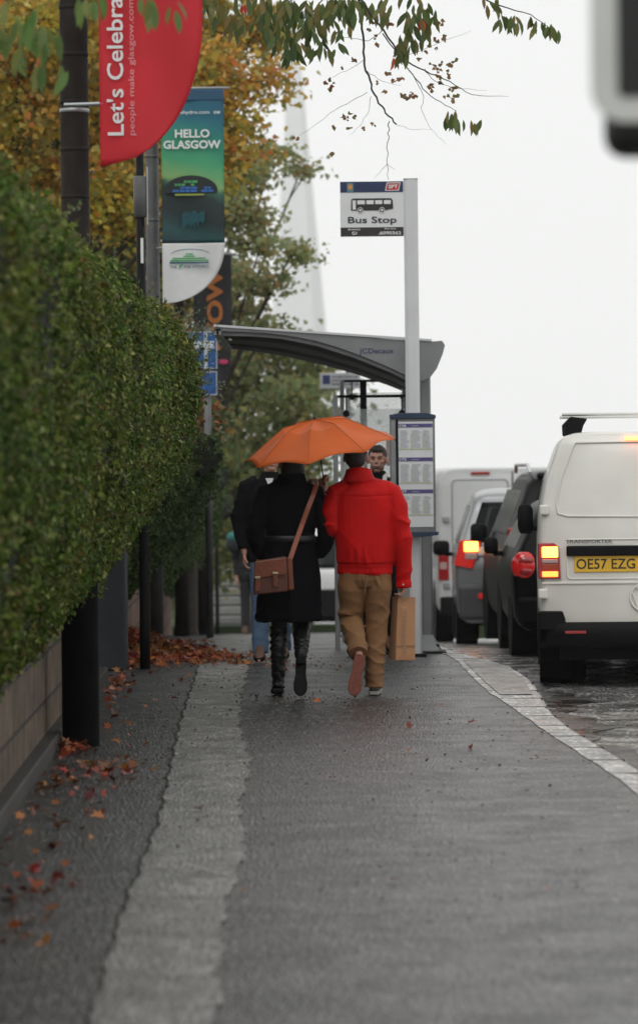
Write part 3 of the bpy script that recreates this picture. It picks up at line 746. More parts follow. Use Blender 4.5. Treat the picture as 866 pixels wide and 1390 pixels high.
MB().box(tX(.02), tX(.13), -.166, -.160, tZ(.0), tZ(.98)).build('side_channel', mat('channel_grey', (.22, .23, .23), .35, .5), tr, bevel=.002)
MB().box(tX(.13), tX(.18), -.168, -.160, tZ(.0), tZ(.98)).build('side_channel', M_dark, tr)
MB().box(tX(.19), tX(.95), -.166, -.160, tZ(.055), tZ(.96)).build('paper', mat('timetable_paper', (.60, .61, .63), .3, 0, .05, 3), tr)
M_pur = mat('purple_print', (.075, .06, .19), .5); M_fine = mat('fine_print', (.30, .31, .33), .6); M_olive = mat('olive_rule', (.42, .45, .25), .6)
for k, (zt_, num) in enumerate(((.925, '126'), (.635, '175'), (.36, '177'))):
    MB().box(tX(.195), tX(.945), -.169, -.1665, tZ(zt_ - .015), tZ(zt_ + .017)).build('purple_header', M_pur, tr)
    text('route_number', num, M_text_w, tr, tX(.22), tZ(zt_ - .009), -.171, width=tw_ * .14, height=th_ * .02, bold=.02)
    MB().box(tX(.48), tX(.64), -.1705, -.1695, tZ(zt_ - .005), tZ(zt_ + .002)).build('header_print', M_fine, tr)
    mb, mo = MB(), MB(); z_ = zt_ - .045
    while z_ > zt_ - .20:
        for c0, c1 in ((.23, .44), (.48, .70), (.74, .92)):
            mb.box(tX(c0), tX(c0 + (c1 - c0) * rnd.uniform(.6, 1)), -.168, -.1665, tZ(z_), tZ(z_ + .0035))
        z_ -= .0105
    for c in (.46, .72): mo.box(tX(c), tX(c + .012), -.1685, -.1667, tZ(zt_ - .20), tZ(zt_ - .07))
    mo.box(tX(.21), tX(.93), -.1685, -.1667, tZ(zt_ - .207), tZ(zt_ - .198))
    mb.build('timetable_rows', M_fine, tr); mo.build('olive_rules', M_olive, tr)

# ------------------------------------------------------------------ bus shelter
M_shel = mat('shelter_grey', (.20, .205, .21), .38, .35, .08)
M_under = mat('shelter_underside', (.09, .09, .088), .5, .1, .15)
sh0 = Vector((P(580, 885, 32.6).x, 32.6, 0))
sh = empty('bus_shelter', sh0, 'grey cantilever bus shelter with curved roof and glass end panels', 'bus shelter')
sec = rrect(.05, .05, .02)
pz = P(578, 470, 32.6).z
for dy in (0, 3.6):
    z0 = zp(sh0.y + dy)
    MB().loft([[Vector((x - .018 * dy, y + dy, z)) for x, y in sec] for z in (z0 - .02, pz)]).build('post', M_shel, sh, bevel=.003)
# flared foot of the near post
ft = [(.005, 0), (.14, 0), (.14, .02), (.06, .13), (.052, .16), (.05, .17)]
MB().loft([[Vector((max(-1, min(1, x * 100)) * 0 + x * k, y * k, z)) for x, y in rrect(1, 1, .3)] for k, z in ((.125, 0), (.125, .02), (.065, .125), (.053, .15))]).build('foot', M_shel, sh, bevel=.003)
mb = MB()
for x, y in ((-.085, -.09), (.085, -.09)): mb.lathe([(.001, .05), (.016, .05), (.014, .072), (.001, .072)], c=(x, y, .0), n=10)
mb.build('bolts', M_dark, sh)
MB().box(-.50, .16, -.20, .14, -.01, .012).build('ground_plate', M_dark, sh, bevel=.003)
# roof: fascia outline read from the photograph, roof shell behind it
d0, d1 = 32.2, 36.4
def shp(px, py, d=d0):
    v = P(px, py, d) - sh0; return v.x, v.z
topo = [(290, 443), (330, 445), (380, 448), (430, 452), (480, 456), (530, 460), (560, 462), (585, 463)]
curl = [(600, 462), (604, 468), (601, 480), (593, 500), (584, 512), (572, 518)]
boto = [(548, 508), (520, 495), (490, 483), (460, 472), (430, 463), (400, 457), (360, 452), (320, 450), (290, 449)]
MB().prism([shp(*p) for p in topo + curl + boto], d0 - sh0.y, d0 - sh0.y + .07).build('fascia', M_shel, sh, bevel=.004)
text('lettering', 'JCDecaux', mat('shelter_blue_print', (.02, .03, .09), .5), sh, *shp(487.5, 482), d0 - sh0.y - .003, width=47 * d0 / F, height=9.5 * d0 / F, bold=.015)
MB().prism([shp(290, 440), shp(586, 460), shp(586, 463), shp(290, 443)], d0 - sh0.y - .02, d0 - sh0.y + .09).build('fascia_trim', M_silver, sh)
# roof skin above, ribbed soffit below: near edge follows the fascia, far edge its own lower line
near = [shp(px, py) for px, py in ((292, 449), (340, 450), (380, 453), (430, 463), (480, 479), (530, 499), (548, 508), (572, 518))]
far = [shp(px, py, d1) for px, py in ((298, 466), (345, 472), (384, 478), (434, 489), (484, 503), (530, 519), (547, 526), (570, 534))]
topn = [shp(px, py + 2) for px, py in ((292, 443), (340, 445), (380, 448), (430, 452), (480, 456), (530, 460), (548, 462), (585, 463))]
ya, yb = d0 - sh0.y + .07, d1 - sh0.y
topf = [(x - .018 * (yb - ya), z) for x, z in topn]
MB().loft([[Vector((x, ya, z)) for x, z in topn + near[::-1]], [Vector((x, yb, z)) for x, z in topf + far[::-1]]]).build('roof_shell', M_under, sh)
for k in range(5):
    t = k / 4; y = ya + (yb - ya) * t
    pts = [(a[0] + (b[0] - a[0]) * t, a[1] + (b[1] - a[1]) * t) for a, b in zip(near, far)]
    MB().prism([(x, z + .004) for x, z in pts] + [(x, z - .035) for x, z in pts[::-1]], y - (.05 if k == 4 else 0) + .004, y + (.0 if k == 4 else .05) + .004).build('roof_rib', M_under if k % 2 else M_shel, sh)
for px_, py_ in ((291, 450), (294, 450)):
    x, z = shp(px_, py_)
    MB().box(x - .005, x + .04, d0 - sh0.y, d1 - sh0.y, z - .03, z + .03, Matrix.Shear('XY', 4, (0, 0)) if False else None).build('edge_beam', M_shel, sh, bevel=.004)
# glass end panels
M_sglass = mat('shelter_glass', (.78, .86, .83), .12, 0, .06, 9, alpha=.30)
def panel(px0, px1, pyt, d, lab):
    p0 = P(px0, pyt, d) - sh0; p1_ = P(px1, pyt, d) - sh0; z0 = zp(d)
    y = p0.y
    MB().loft([[Vector((p0.x + x, y + v, z)) for x, v in rrect(.022, .022, .008)] for z in (z0, p0.z + .0)]).build('panel_post', M_metal, sh)
    MB().box(p0.x, p1_.x, y - .012, y + .012, p0.z - .02, p0.z + .005).build('panel_rail', M_dark, sh)
    MB().box(p0.x, p1_.x, y - .012, y + .012, z0 + .10, z0 + .13).build('panel_rail', M_metal, sh)
    MB().box(p0.x + .04, p1_.x - .04, y - .004, y + .004, z0 + .16, p0.z - .12).build('glass', M_sglass, sh)
    for t in (.14, .86):
        mb = MB()
        x = p0.x + (p1_.x - p0.x) * t
        mb.lathe([(.001, -.02), (.03, -.02), (.03, .02), (.001, .02)], c=(x, y - .01, p0.z - .16), axis='Y', n=20); mb.box(x - .006, x + .006, y - .02, y - .01, p0.z - .16, p0.z)
        mb.build('glass_clip', M_dark, sh)
panel(455, 560, 537, 33.8, '')
panel(464, 560, 516, 36.6, '')
p0 = P(493, 517, 35.2) - sh0
MB().box(p0.x - .03, p0.x + .03, p0.y, p0.y + .04, 0, p0.z).build('back_post', M_dark, sh)
# low bench and red poster in the shelter
MB().box(-.55, -.10, 1.2, 1.5, .38, .43).box(-.5, -.46, 1.3, 1.36, -.06, .4).build('bench', M_dark, sh, bevel=.01)
pr0 = P(524, 594, 34.0) - sh0; pr1 = P(552, 632, 34.0) - sh0
MB().box(pr0.x, pr1.x, pr0.y, pr0.y + .02, pr1.z, pr0.z).build('red_notice', mat('notice_red', (.40, .015, .02), .5), sh)
# white timber backed display panel under the timetable
pw0 = P(536, 735, 33.3) - sh0; pw1 = P(571, 880, 33.3) - sh0
MB().box(pw0.x, pw1.x, pw0.y, pw0.y + .05, .03, pw0.z + .3).build('display_panel', mat('panel_white', (.55, .56, .55), .4, 0, .05), sh, bevel=.006)

# ------------------------------------------------------------------ vehicles
def prof_hw(tab):
    zs = [a for a, _ in tab]; ws = [b for _, b in tab]
    return lambda z: float(np.interp(z, zs, ws))
def lampmat(name, col, e, s): return mat(name, col, .15, 0, .1, 30, spec=.6, emit=e, estr=s)
M_lred = mat('lamp_red', (.32, .006, .006), .12, 0, .15, 20, spec=.7, coat=.6)
M_lred_on = lampmat('lamp_red_lit', (.35, .008, .008), (1, .02, .01), .25)
M_lyel = lampmat('lamp_lit', (.9, .3, .05), (1, .33, .045), 8.0)
M_lclear = mat('lamp_clear', (.42, .30, .28), .15, 0, .1, 30, spec=.7)
M_tyre = mat('tyre_rubber', (.004, .004, .004), .95, 0, .2, spec=.05); M_rim = mat('wheel_rim', (.30, .30, .31), .35, .7)
def vehicle(name, label, cat, rear, hw, zt, L, rake, paint, zroof_pts, ws=.33, track=.76, wb=(.85, 3.6), taper=None, zb=.24, rz=R(1.03)):
    root = empty(name, rear, label, cat, None, rz)
    taper = taper or (lambda y: 1 - .06 * max(0, (y - L + 1.2) / 1.2) ** 2)
    rk = lambda y, z: rake(z) * max(0.0, 1 - y / 1.1)
    ns = [0, .02, .06, .14, .3, .55, .8, 1.0, 1.3] + list(np.arange(1.6, L - .3, .25)) + [L - .25, L - .12, L - .04, L]
    rings = []
    for i, y in enumerate(ns):
        top = float(np.interp(y, [a for a, _ in zroof_pts], [b for _, b in zroof_pts]))
        ins = [.055, .03, .012, .003][i] if i < 4 else ([.0, .0, .03, .08][i - len(ns) + 4] if i >= len(ns) - 4 else 0)
        left = []
        lev = [zb, zb + .04] + list(np.linspace(zb + .12, top - .10, 12)) + [top - .06, top - .03, top - .01, top]
        insz = [.06, .015] + [0] * 12 + [.015, .05, .11, .24]
        for z, iz in zip(lev, insz):
            wv = max(.05, hw(z) * taper(y) - ins - iz)
            left.append((wv, y + rk(y, z), z - (ins * .4 if z > top - .1 else 0)))
        ring = [Vector((-a, b, c)) for a, b, c in left] + [Vector((a, b, c)) for a, b, c in left[::-1]]
        rings.append(ring)
    mb = MB(); n = len(rings[0])
    vs = [p for r in rings for p in r]; fs = []
    for i in range(len(rings) - 1):
        for j in range(n): a_, b_ = i * n + j, i * n + (j + 1) % n; fs.append((a_, b_, b_ + n, a_ + n))
    for i in (0, len(rings) - 1):
        for j in range(n // 2 - 1): fs.append((i * n + j, i * n + j + 1, i * n + n - 2 - j, i * n + n - 1 - j))
    mb.add(vs, fs)
    body = mb.build('body', paint, root, smooth=True, bevel=0)
    body.data.set_sharp_from_angle(angle=R(40)) if hasattr(body.data, 'set_sharp_from_angle') else None
    surf = lambda y, z: (hw(z) * taper(y), y + rk(y, z), z)
    for yw in wb:
        for sx in (-1, 1):
            wh = MB().lathe([(ws * .55, -.11), (ws * .93, -.11), (ws, -.07), (ws, .07), (ws * .93, .11), (ws * .55, .11)], c=(sx * track, yw, ws), axis='X', n=32).build('wheel', M_tyre, root, smooth=True)
            MB().lathe([(.001, -.02), (ws * .3, -.03), (ws * .56, -.09), (ws * .56, .09), (ws * .3, .03), (.001, .02)], c=(sx * track, yw, ws), axis='X', n=24).build('rim', M_rim, wh, smooth=True)
            # dark wheel arch
            MB().lathe([(ws * 1.02, -.12), (ws * 1.22, -.12), (ws * 1.22, .127), (ws * 1.02, .127)], c=(sx * (hw(.5) - .118), yw, ws + .02), axis='X', n=28).build('wheel_arch', M_black, root)
    MB().box(-hw(.4) + .14, hw(.4) - .14, .35, L - .3, .20, zb + .02).build('underbody', mat('underseal', (.004, .004, .004), .9), root)
    return root, surf
def rear_patch(root, surf, nm, x0f, x1f, z0, z1, m, off=.006, nx=8, nz=6, edge=0.0, smooth=True):
    """a panel lying on the rear face; x0f,x1f are functions of z; wraps with the body's rear"""
    rows = []
    for i in range(nz + 1):
        z = z0 + (z1 - z0) * i / nz; a, b = x0f(z), x1f(z)
        rows.append([Vector((a + (b - a) * j / nx, surf(0, z)[1] - off, z)) for j in range(nx + 1)])
    o = MB().loft(rows, cap=False, closed=False).build(nm, m, root, smooth=smooth)
    so = o.modifiers.new('s', 'SOLIDIFY'); so.thickness = .008; so.offset = -1 if False else 1
    return o
def side_patch(root, surf, nm, sx, y0, y1, z0, z1, m, off=.004, yslope=0.0):
    rows = []
    for i in range(9):
        z = z0 + (z1 - z0) * i / 8; r = []
        for j in range(13):
            y = y0 + (y1 - y0) * j / 12 + yslope * (z - z0) * (1 if j < 6 else -1) * (abs(j - 6) / 6)
            q = surf(y, z); r.append(Vector((sx * (q[0] + off), q[1], z)))
        rows.append(r)
    return MB().loft(rows, cap=False, closed=False).build(nm, m, root, smooth=True)
def rrect_(hx, hy, r): return rrect(hx, hy, r)
def mirror(root, surf, y, z, sx, m, w_=.16, h=.24):
    q = surf(y, z)
    xa, xb = sorted((sx * (q[0] + .035), sx * (q[0] + .035 + w_)))
    MB().loft([[Vector((((xa + xb) / 2) + px_ * (xb - xa) / 2 * k, y + dy_, z + .05 + pz_ * h / 2 * k)) for px_, pz_ in rrect(1, 1, .55)] for k, dy_ in ((.90, -.05), (1, -.03), (.96, .03), (.6, .085))]).build('door_mirror', m, root, smooth=True)
    MB().box(min(sx * (q[0] - .03), sx * (q[0] + .08)), max(sx * (q[0] - .03), sx * (q[0] + .08)), y - .03, y + .03, z - .05, z).build('mirror_arm', m, root, bevel=.01)
def paint(name, c, rough=.28, coat=.5, metal=0.0, var=.05): return mat(name, c, rough, metal, var, 2.5, coat=coat, bump=0, spec=.5 if c[0] > .1 else .10)

# --- cream white panel van, nearest
dV = 29.05; xl = P(731, 760, dV).x
hwT = prof_hw([(.2, .90), (.45, .945), (.9, .955), (1.15, .95), (1.35, .935), (1.60, .885), (1.85, .80), (1.95, .78)])
vanc = xl + .955
M_vanp = paint('cream_van_paint', (.72, .71, .655), .35, .3, var=.07)
rakeT = lambda z: .0 if z < 1.05 else (z - 1.05) * .16
van, sT = vehicle('delivery_van', 'cream white panel van with ladder bar, lit tail lamp and yellow number plate', 'van', (vanc, dV, -.12), hwT, 1.96, 4.9, rakeT, M_vanp,
                  [(0, 1.955), (2.8, 1.955), (3.3, 1.93), (3.9, 1.45), (4.2, 1.15), (4.9, .85)], ws=.33, track=.70, wb=(.95, 3.95), zb=.37, rz=R(-3.0))
SC = F / dV
def vx(px, py=760): return P(px, py, dV).x - vanc
def vz(py, px=780): return P(px, py, dV).z + .12
Mfn = lambda c: (lambda z: c)
# bumper
rows = []
for z, o_ in ((.30, .0), (.315, .05), (.355, .075), (.42, .085), (.49, .08), (.507, .05)):
    pts = []
    for k in range(25):
        t = -1 + 2 * k / 24; x = t * (.965 + .0 * o_); cy = (abs(t) ** 10) * .16
        pts.append(Vector((x, -o_ + cy, z)))
    rows.append(pts)
bmp = MB().loft(rows, cap=False, closed=False).build('bumper', M_black, van, smooth=True)
bmp.modifiers.new('s', 'SOLIDIFY').thickness = .03
for sx in (-1, 1):
    MB().prism([(sx * .955, .45), (sx * .75, .45), (sx * .755, .53), (sx * .775, .59), (sx * .955, .592)], -.045, .02).build('bumper_corner', M_black, van, bevel=.01)
    a_, b_ = (-.965, -.945) if sx < 0 else (.945, .965)
    MB().box(a_, b_, .0, .60, .36, .585).build('bumper_side', M_black, van, bevel=.01)
    MB().box(*sorted((sx * .76, sx * .60)), -.092, -.082, .42, .442).build('reflector', M_lred_on if False else M_lred, van, bevel=.003)
# barn doors: seam, raised panels, pressing lines
M_seam = mat('panel_gap', (.05, .05, .045), .7)
rear_patch(van, sT, 'door_seam', Mfn(-.006), Mfn(.006), .62, 1.86, M_seam, off=.003, nx=1)
def rrpoly(x0, x1, z0, z1, r, n=5):
    pts = []
    for cx, cz, a0 in ((x1 - r, z1 - r, 0), (x0 + r, z1 - r, 90), (x0 + r, z0 + r, 180), (x1 - r, z0 + r, 270)):
        for k in range(n + 1): a = R(a0 + 90 * k / n); pts.append((cx + r * math.cos(a), cz + r * math.sin(a)))
    return pts
def rim_on_rear(nm, poly, w_, m, off=.004, skew=None):
    """a narrow closed bead following an outline on the rear face"""
    pts = [Vector((x, sT(0, z)[1] - off, z)) for x, z in poly]
    pts.append(pts[0]); pts.append(pts[1])
    return MB().tube(pts, w_, 6, up=(0, 1, 0), cap=False).build(nm, m, van, smooth=True)
M_bead = paint('cream_bead', (.74, .73, .68), .35, .2)
def upanel(s_):
    x_out = lambda z: s_ * (hwT(z) - .11)
    zA, zB = vz(697), vz(604)
    pts = [(s_ * .05, zA - .03), (s_ * .05, zB + .025)]
    up = [(x_out(zB) * .96, zB + .02), (x_out(zB), zB - .03), (x_out(zB - .25), zB - .25), (x_out(zA + .06), zA + .06), (x_out(zA) * .97, zA), (x_out(zA) * .88, zA - .02)]
    return pts + up
for s_ in (-1, 1):
    rim_on_rear('door_pressing', upanel(s_), .009, M_bead)
    pts = upanel(s_)
    # slightly recessed sheet inside the pressing
    zc = sum(p[1] for p in pts) / len(pts)
# lower pressing ledge round handle and plate
for s_ in (-1,):
    zl0, zl1 = vz(786), vz(738)
    rim_on_rear('door_pressing', rrpoly(vx(770), -.03, zl0, zl1 + .03, .03), .006, M_bead)
rows = []
MB().box(-.93, .93, -.012, .01, vz(793), vz(790)).build('pressing_line', M_bead, van, bevel=.003)
# handle bar and plate
MB().box(vx(769), .02, -.04, .0, vz(755), vz(741)).build('handle_bar', M_black, van, bevel=.012)
pl = MB().box(vx(779.5), vx(779.5) + .52, -.012, .004, vz(777), vz(754.5)).build('number_plate', mat('plate_yellow', (.78, .46, .03), .4, 0, .05), van, bevel=.004)
text('plate_letters', 'OE57 EZG', M_text_b, pl, vx(782.5), vz(773), -.014, width=.445, height=.079, bold=.012)
text('lettering', 'TRANSPORTER', mat('chrome_letters', (.13, .13, .13), .4, .3), van, vx(768), vz(737.5), -.012 - .0, width=64 / SC, height=4.6 / SC, bold=.02)
# round emblem pressed in the door
ex, ez = vx(874), vz(812)
pts = [Vector((ex + .105 * math.cos(2 * math.pi * k / 36), -.012, ez + .105 * math.sin(2 * math.pi * k / 36))) for k in range(38)]
em = MB().tube(pts, .008, 6, up=(0, 1, 0), cap=False).build('emblem', M_bead, van, smooth=True)
MB().tube([(ex - .06, -.012, ez + .085), (ex, -.012, ez + .01), (ex + .06, -.012, ez + .085)], .007, 6).tube([(ex - .09, -.012, ez + .04), (ex - .045, -.012, ez - .09), (ex, -.012, ez + .0), (ex + .045, -.012, ez - .09), (ex + .09, -.012, ez + .04)], .007, 6).build('emblem_letters', M_bead, em)
# hinges
for py_ in (692, 806):
    x_ = -(hwT(vz(py_))) ; z_ = vz(py_)
    MB().box(x_ - .008, x_ + .062, sT(0, z_)[1] - .03, sT(0, z_)[1] + .05, z_ - .038, z_ + .038).build('hinge', M_vanp, van, bevel=.012)
    MB().box(-x_ - .062, -x_ + .008, sT(0, z_)[1] - .03, sT(0, z_)[1] + .05, z_ - .038, z_ + .038).build('hinge', M_vanp, van, bevel=.012)
# lamps
def vlamp(s_):
    z0, z1 = vz(785.5), vz(737); zo = z1 - .015
    xo = .958; xi = .958 - 31 / SC
    P4 = lambda za, zb_, m, nm, par, y=-.03, ins=.0: MB().prism([(s_ * (xo - .006 * ins), za), (s_ * (xi + .0), za), (s_ * (xi + .012 * (zb_ > z1 - .06)), zb_ - (.03 if zb_ > z1 - .02 else 0)), (s_ * (xi + .05), zb_), (s_ * (xo - .006 * ins), zb_)], y, .12).build(nm, m, par, bevel=.006)
    hs_ = P4(z0, z1, M_lred, 'tail_lamp', van, -.024)
    x0, x1 = sorted((s_ * (xo - .03), s_ * (xi + .022)))
    k = lambda a_, b_, m, nm: MB().box(x0, x1, -.034, -.02, vz(a_), vz(b_)).build(nm, m, hs_, bevel=.006)
    k(756.5, 742, M_lyel, 'lit_brake_lens'); k(764.5, 759, M_lclear, 'clear_lens'); k(774, 765.5, mat('amber_lens', (.40, .05, .015), .15, 0, .1), 'amber_lens'); k(783, 775.5, M_lyel2, 'lit_tail_lens')
M_lyel2 = lampmat('lamp_lit_tail', (.9, .2, .05), (1, .17, .025), 4.5)
vlamp(-1); vlamp(1)
MB().box(vx(850), -vx(850), .10, .16, vz(597.5), vz(592.5)).build('high_brake_lamp', lampmat('lamp_high', (.9, .1, .05), (1, .22, .08), 5.0), van, bevel=.004)
# spoiler lip over the doors
# roof rack
zr = 1.955
for yy in (.45, 2.0):
    for s_ in (-1, 1):
        x_ = s_ * .655
        MB().prism([(x_ - .085, zr - .02), (x_ + .04, zr - .02), (x_ + .06, zr + .05), (x_ + .09, zr + .10), (x_ - .04, zr + .12), (x_ - .09, zr + .07)], yy - .05, yy + .05).build('rack_foot', M_black, van, bevel=.01)
    MB().tube([(-.76, yy, zr + .135), (.76, yy, zr + .135)], .013, 12, flat=2.0).build('rack_bar', M_white, van, smooth=True)
mirror(van, sT, 3.35, 1.20, -1, M_black, .13, .25)
mirror(van, sT, 3.35, 1.22, 1, M_black, .15, .27)
for s_ in (-1, 1): side_patch(van, sT, 'side_window', s_, 3.0, 3.75, 1.12, 1.66, M_glassdark, yslope=-.3)
rows = []
# windscreen
MB().loft([[Vector((-.70 + 1.4 * k / 8, 3.90 - (0) + .01, 1.46)) for k in range(9)], [Vector((-.66 + 1.32 * k / 8, 3.34, 1.92)) for k in range(9)]], cap=False, closed=False).build('windscreen', M_glassdark, van)
MB().box(-.25, .25, 4.9, 4.94, .55, .72).build('front_grille', M_black, van)

# --- black hatchback just ahead
def carbody(name, label, paintm, d, px_left, tab, zt_pts, L, rake, rz=R(1.03), cat='car', ws=.31, wb=None, zb=.24):
    hw = prof_hw(tab); wmax = max(b for _, b in tab)
    X = P(px_left, 780, d).x + wmax
    return vehicle(name, label, cat, (X, d, zp(d) - .12), hw, zt_pts[0][1], L, rake, paintm, zt_pts, ws=ws, track=wmax - .17, wb=wb or (.75, L - .85), zb=zb, rz=rz), hw, X
M_blk = paint('black_car_paint', (.004, .004, .0045), .35, .0)
(hc, sC), hwC, Xc = carbody('hatchback_car', 'small black hatchback with big round unlit red tail lamp given a faint glow, beside the cream van', M_blk, 34.7, 695,
    [(.2, .76), (.35, .82), (.75, .85), (.92, .82), (1.15, .70), (1.5, .50)], [(0, 1.38), (.6, 1.44), (1.9, 1.44), (2.6, .98), (3.6, .78)], 3.6, lambda z: 0 if z < .9 else (z - .9) * .55, rz=R(.2))
s34 = F / 34.7
def lampball(root, surf, hw, z, w_, h, m, nm='tail_lamp', ins=.0, rim=None):
    for s_ in (-1, 1):
        c = (s_ * (hw(z) - w_ * .42 - ins), surf(0, z)[1] + .04, z)
        o = MB().ball(c, (w_ / 2, .070, h / 2)).build(nm, m, root, smooth=True)
        for dz, k_ in ((.17, .30), (-.18, .26)): MB().ball((c[0] - s_ * .01, c[1] - .046, c[2] + h * dz), (w_ * k_, .026, h * .15)).build('lens', M_lred, o, smooth=True)
lampball(hc, sC, hwC, P(713, 769, 34.7).z + .16, .24, .27, mat('lamp_red_glow', (.50, .012, .012), .12, 0, .15, 25, coat=.6, emit=(1, .02, .01), estr=.10))  # the lamp is off; its red lens has a faint glow added
rear_patch(hc, sC, 'rear_window', lambda z: -(hwC(z) - .14), lambda z: hwC(z) - .14, 1.0, 1.30, M_glassdark)
for s_ in (-1, 1): side_patch(hc, sC, 'side_window', s_, .55, 2.5, .98, 1.28, M_glassdark, yslope=.0)
MB().box(-.8, .8, -.05, .08, .30, .55).build('bumper', M_blk, hc, bevel=.04, seg=3)
mirror(hc, sC, 2.4, .92, -1, M_black, .14, .16); mirror(hc, sC, 2.4, .92, 1, M_black, .14, .16)

# --- dark tall SUV
M_dk = paint('dark_grey_paint', (.006, .006, .0065), .35, .0)
dU = 38.8
(su, sU), hwU, Xu = carbody('suv_car', 'tall dark grey off-roader with roof rails between the silver car and the van', M_dk, dU, 684,
    [(.2, .84), (.4, .90), (.9, .92), (1.1, .87), (1.8, .60)], [(0, 1.74), (.5, 1.80), (2.4, 1.80), (3.2, 1.12), (4.4, .95)], 4.4, lambda z: 0 if z < 1.0 else (z - 1.0) * .42, ws=.36, rz=R(.9))
rear_patch(su, sU, 'rear_window', lambda z: -(hwU(z) - .14), lambda z: hwU(z) - .14, 1.15, 1.62, M_glassdark)
for s_ in (-1, 1):
    side_patch(su, sU, 'side_window', s_, .6, 3.0, 1.14, 1.60, M_glassdark)
    zl = P(690, 738, dU).z - (zp(dU) - .12)
    MB().prism([(s_ * (hwU(zl) - .24), zl - .13), (s_ * (hwU(zl) + .003), zl - .15), (s_ * (hwU(zl + .1) + .010), zl + .16), (s_ * (hwU(zl) - .16), zl + .14)], -.03, .34).build('tail_lamp', mat('lamp_red_glow', (.50, .012, .012)), su, bevel=.015)
    MB().tube([(s_ * .62, .35, 1.78), (s_ * .63, .55, 1.86), (s_ * .63, 2.3, 1.86), (s_ * .62, 2.5, 1.79)], .02, 10).build('roof_rail', M_silver, su, smooth=True)
MB().box(-.55, .55, -.02 + .30, .45, 1.72, 1.78).build('spoiler', M_dk, su, bevel=.02)
MB().box(-.86, .86, -.06, .1, .34, .62).build('bumper', M_black, su, bevel=.04, seg=3)
mirror(su, sU, 3.05, 1.08, -1, M_black, .18, .2); mirror(su, sU, 3.05, 1.08, 1, M_black, .18, .2)

# --- silver car with lit lamp
dM = 43.2; M_sil = paint('silver_car_paint', (.26, .27, .28), .3, .4, .4)
(mp, sM), hwM, Xm = carbody('silver_car', 'silver grey tall family car with its left brake lamp lit', M_sil, dM, 617,
    [(.2, .80), (.4, .86), (.85, .885), (1.05, .86), (1.75, .62)], [(0, 1.70), (.6, 1.76), (2.3, 1.74), (3.1, 1.1), (4.2, .9)], 4.2, lambda z: 0 if z < .95 else (z - .95) * .36, ws=.33, rz=R(-1.3))
zb_ = zp(dM) - .12
rear_patch(mp, sM, 'rear_window', lambda z: -(hwM(z) - .11), lambda z: hwM(z) - .11, 1.15, 1.60, M_glassdark)
for s_ in (-1, 1):
    side_patch(mp, sM, 'side_window', s_, .6, 3.0, 1.12, 1.56, M_glassdark)
    z1, z0 = P(640, 733, dM).z - zb_, P(640, 772, dM).z - zb_
    lo = MB().prism([(s_ * (hwM(z0) - .20), z0), (s_ * (hwM(z0) + .003), z0 + .04), (s_ * (hwM(z1) + .004), z1), (s_ * (hwM(z1) - .24), z1 - .01)], -.03, .22).build('tail_lamp', M_lred_on, mp, bevel=.015)
    x0, x1 = sorted((s_ * (hwM(z1) - .02), s_ * (hwM(z1) - .20)))
    MB().box(x0 + .02, x1, -.045, .0, z1 - .13, z1 - .02).build('lit_brake_lens', M_lyel, lo, bevel=.01)
    MB().box(x0 + .03, x1 - .01, -.04, .0, z1 - .22, z1 - .145).build('clear_lens', M_lclear, lo, bevel=.01)
    zr_ = P(650, 809, dM).z - zb_
    MB().box(*sorted((s_ * .62, s_ * .50)), -.095, -.06, zr_ - .03, zr_ + .03).build('reflector', M_lred_on, mp, bevel=.006)  # no lamp, but the reflector is given the lit lens glow
MB().box(-.84, .84, -.07, .14, .28, .68).build('bumper', mat('grey_plastic', (.07, .072, .075), .5), mp, bevel=.05, seg=3)
MB().box(-.30, .26, -.02, .0, .78, .90).build('number_plate', mat('plate_far', (.60, .58, .50), .4), mp, bevel=.004)
MB().box(-.62, .30, -.016, .0, 1.0, 1.10).build('tailgate_panel', mat('pale_trim', (.55, .56, .56), .35), mp, bevel=.01)
mirror(mp, sM, 3.1, .98, -1, M_black, .20, .18); mirror(mp, sM, 3.1, .98, 1, M_black, .20, .18)

# --- white box van far ahead
dW = 50.5; hwW = prof_hw([(.2, .96), (.5, 1.0), (1.4, 1.0), (2.3, .96)])
Xw = P(594, 780, dW).x + 1.0; zbw = zp(dW) - .12
ztw = P(660, 634, dW).z - zbw
M_fw = paint('far_white_paint', (.62, .63, .63), .4, .2)
bv, sW = vehicle('box_van', 'large pale white van far ahead, filling the gap above the silver car', 'van', (Xw, dW, zbw), hwW, ztw, 5.4, lambda z: 0, M_fw, [(0, ztw), (3.8, ztw), (4.6, 1.35), (5.4, 1.0)], ws=.35, track=.85, wb=(1.0, 4.4), zb=.38)
for s_ in (-1, 1):
    rows = rrpoly(*sorted((s_ * .06, s_ * .80)), 1.0, ztw - .16, .06)
    pts = [Vector((x, -.004, z)) for x, z in rows]; pts += pts[:2]
    MB().tube(pts, .010, 6, up=(0, 1, 0), cap=False).build('door_pressing', M_metal, bv)
    za, zb2 = P(600, 788, dW).z - zbw, P(600, 752, dW).z - zbw
    lo = MB().box(*sorted((s_ * .99, s_ * .85)), -.02, .06, za, zb2).build('tail_lamp', M_lred, bv, bevel=.01)
    MB().box(*sorted((s_ * .97, s_ * .88)), -.03, -.015, za + .15, za + .24).build('clear_lens', M_lclear, lo)
    for zz in (.75, 1.5): MB().box(*sorted((s_ * .93, s_ * .84)), -.04, .0, zz - .04 + (.12 if zz > 1 else 0), zz + .04 + (.12 if zz > 1 else 0)).build('hinge', M_metal, bv, bevel=.01)
MB().box(-.55, -.42 + .12, -.02, .0, ztw - .10, ztw - .06).build('high_brake_lamp', M_lred, bv, bevel=.006)
MB().box(-.01, .01, -.006, .0, .5, ztw - .06).build('door_seam', M_seam, bv)
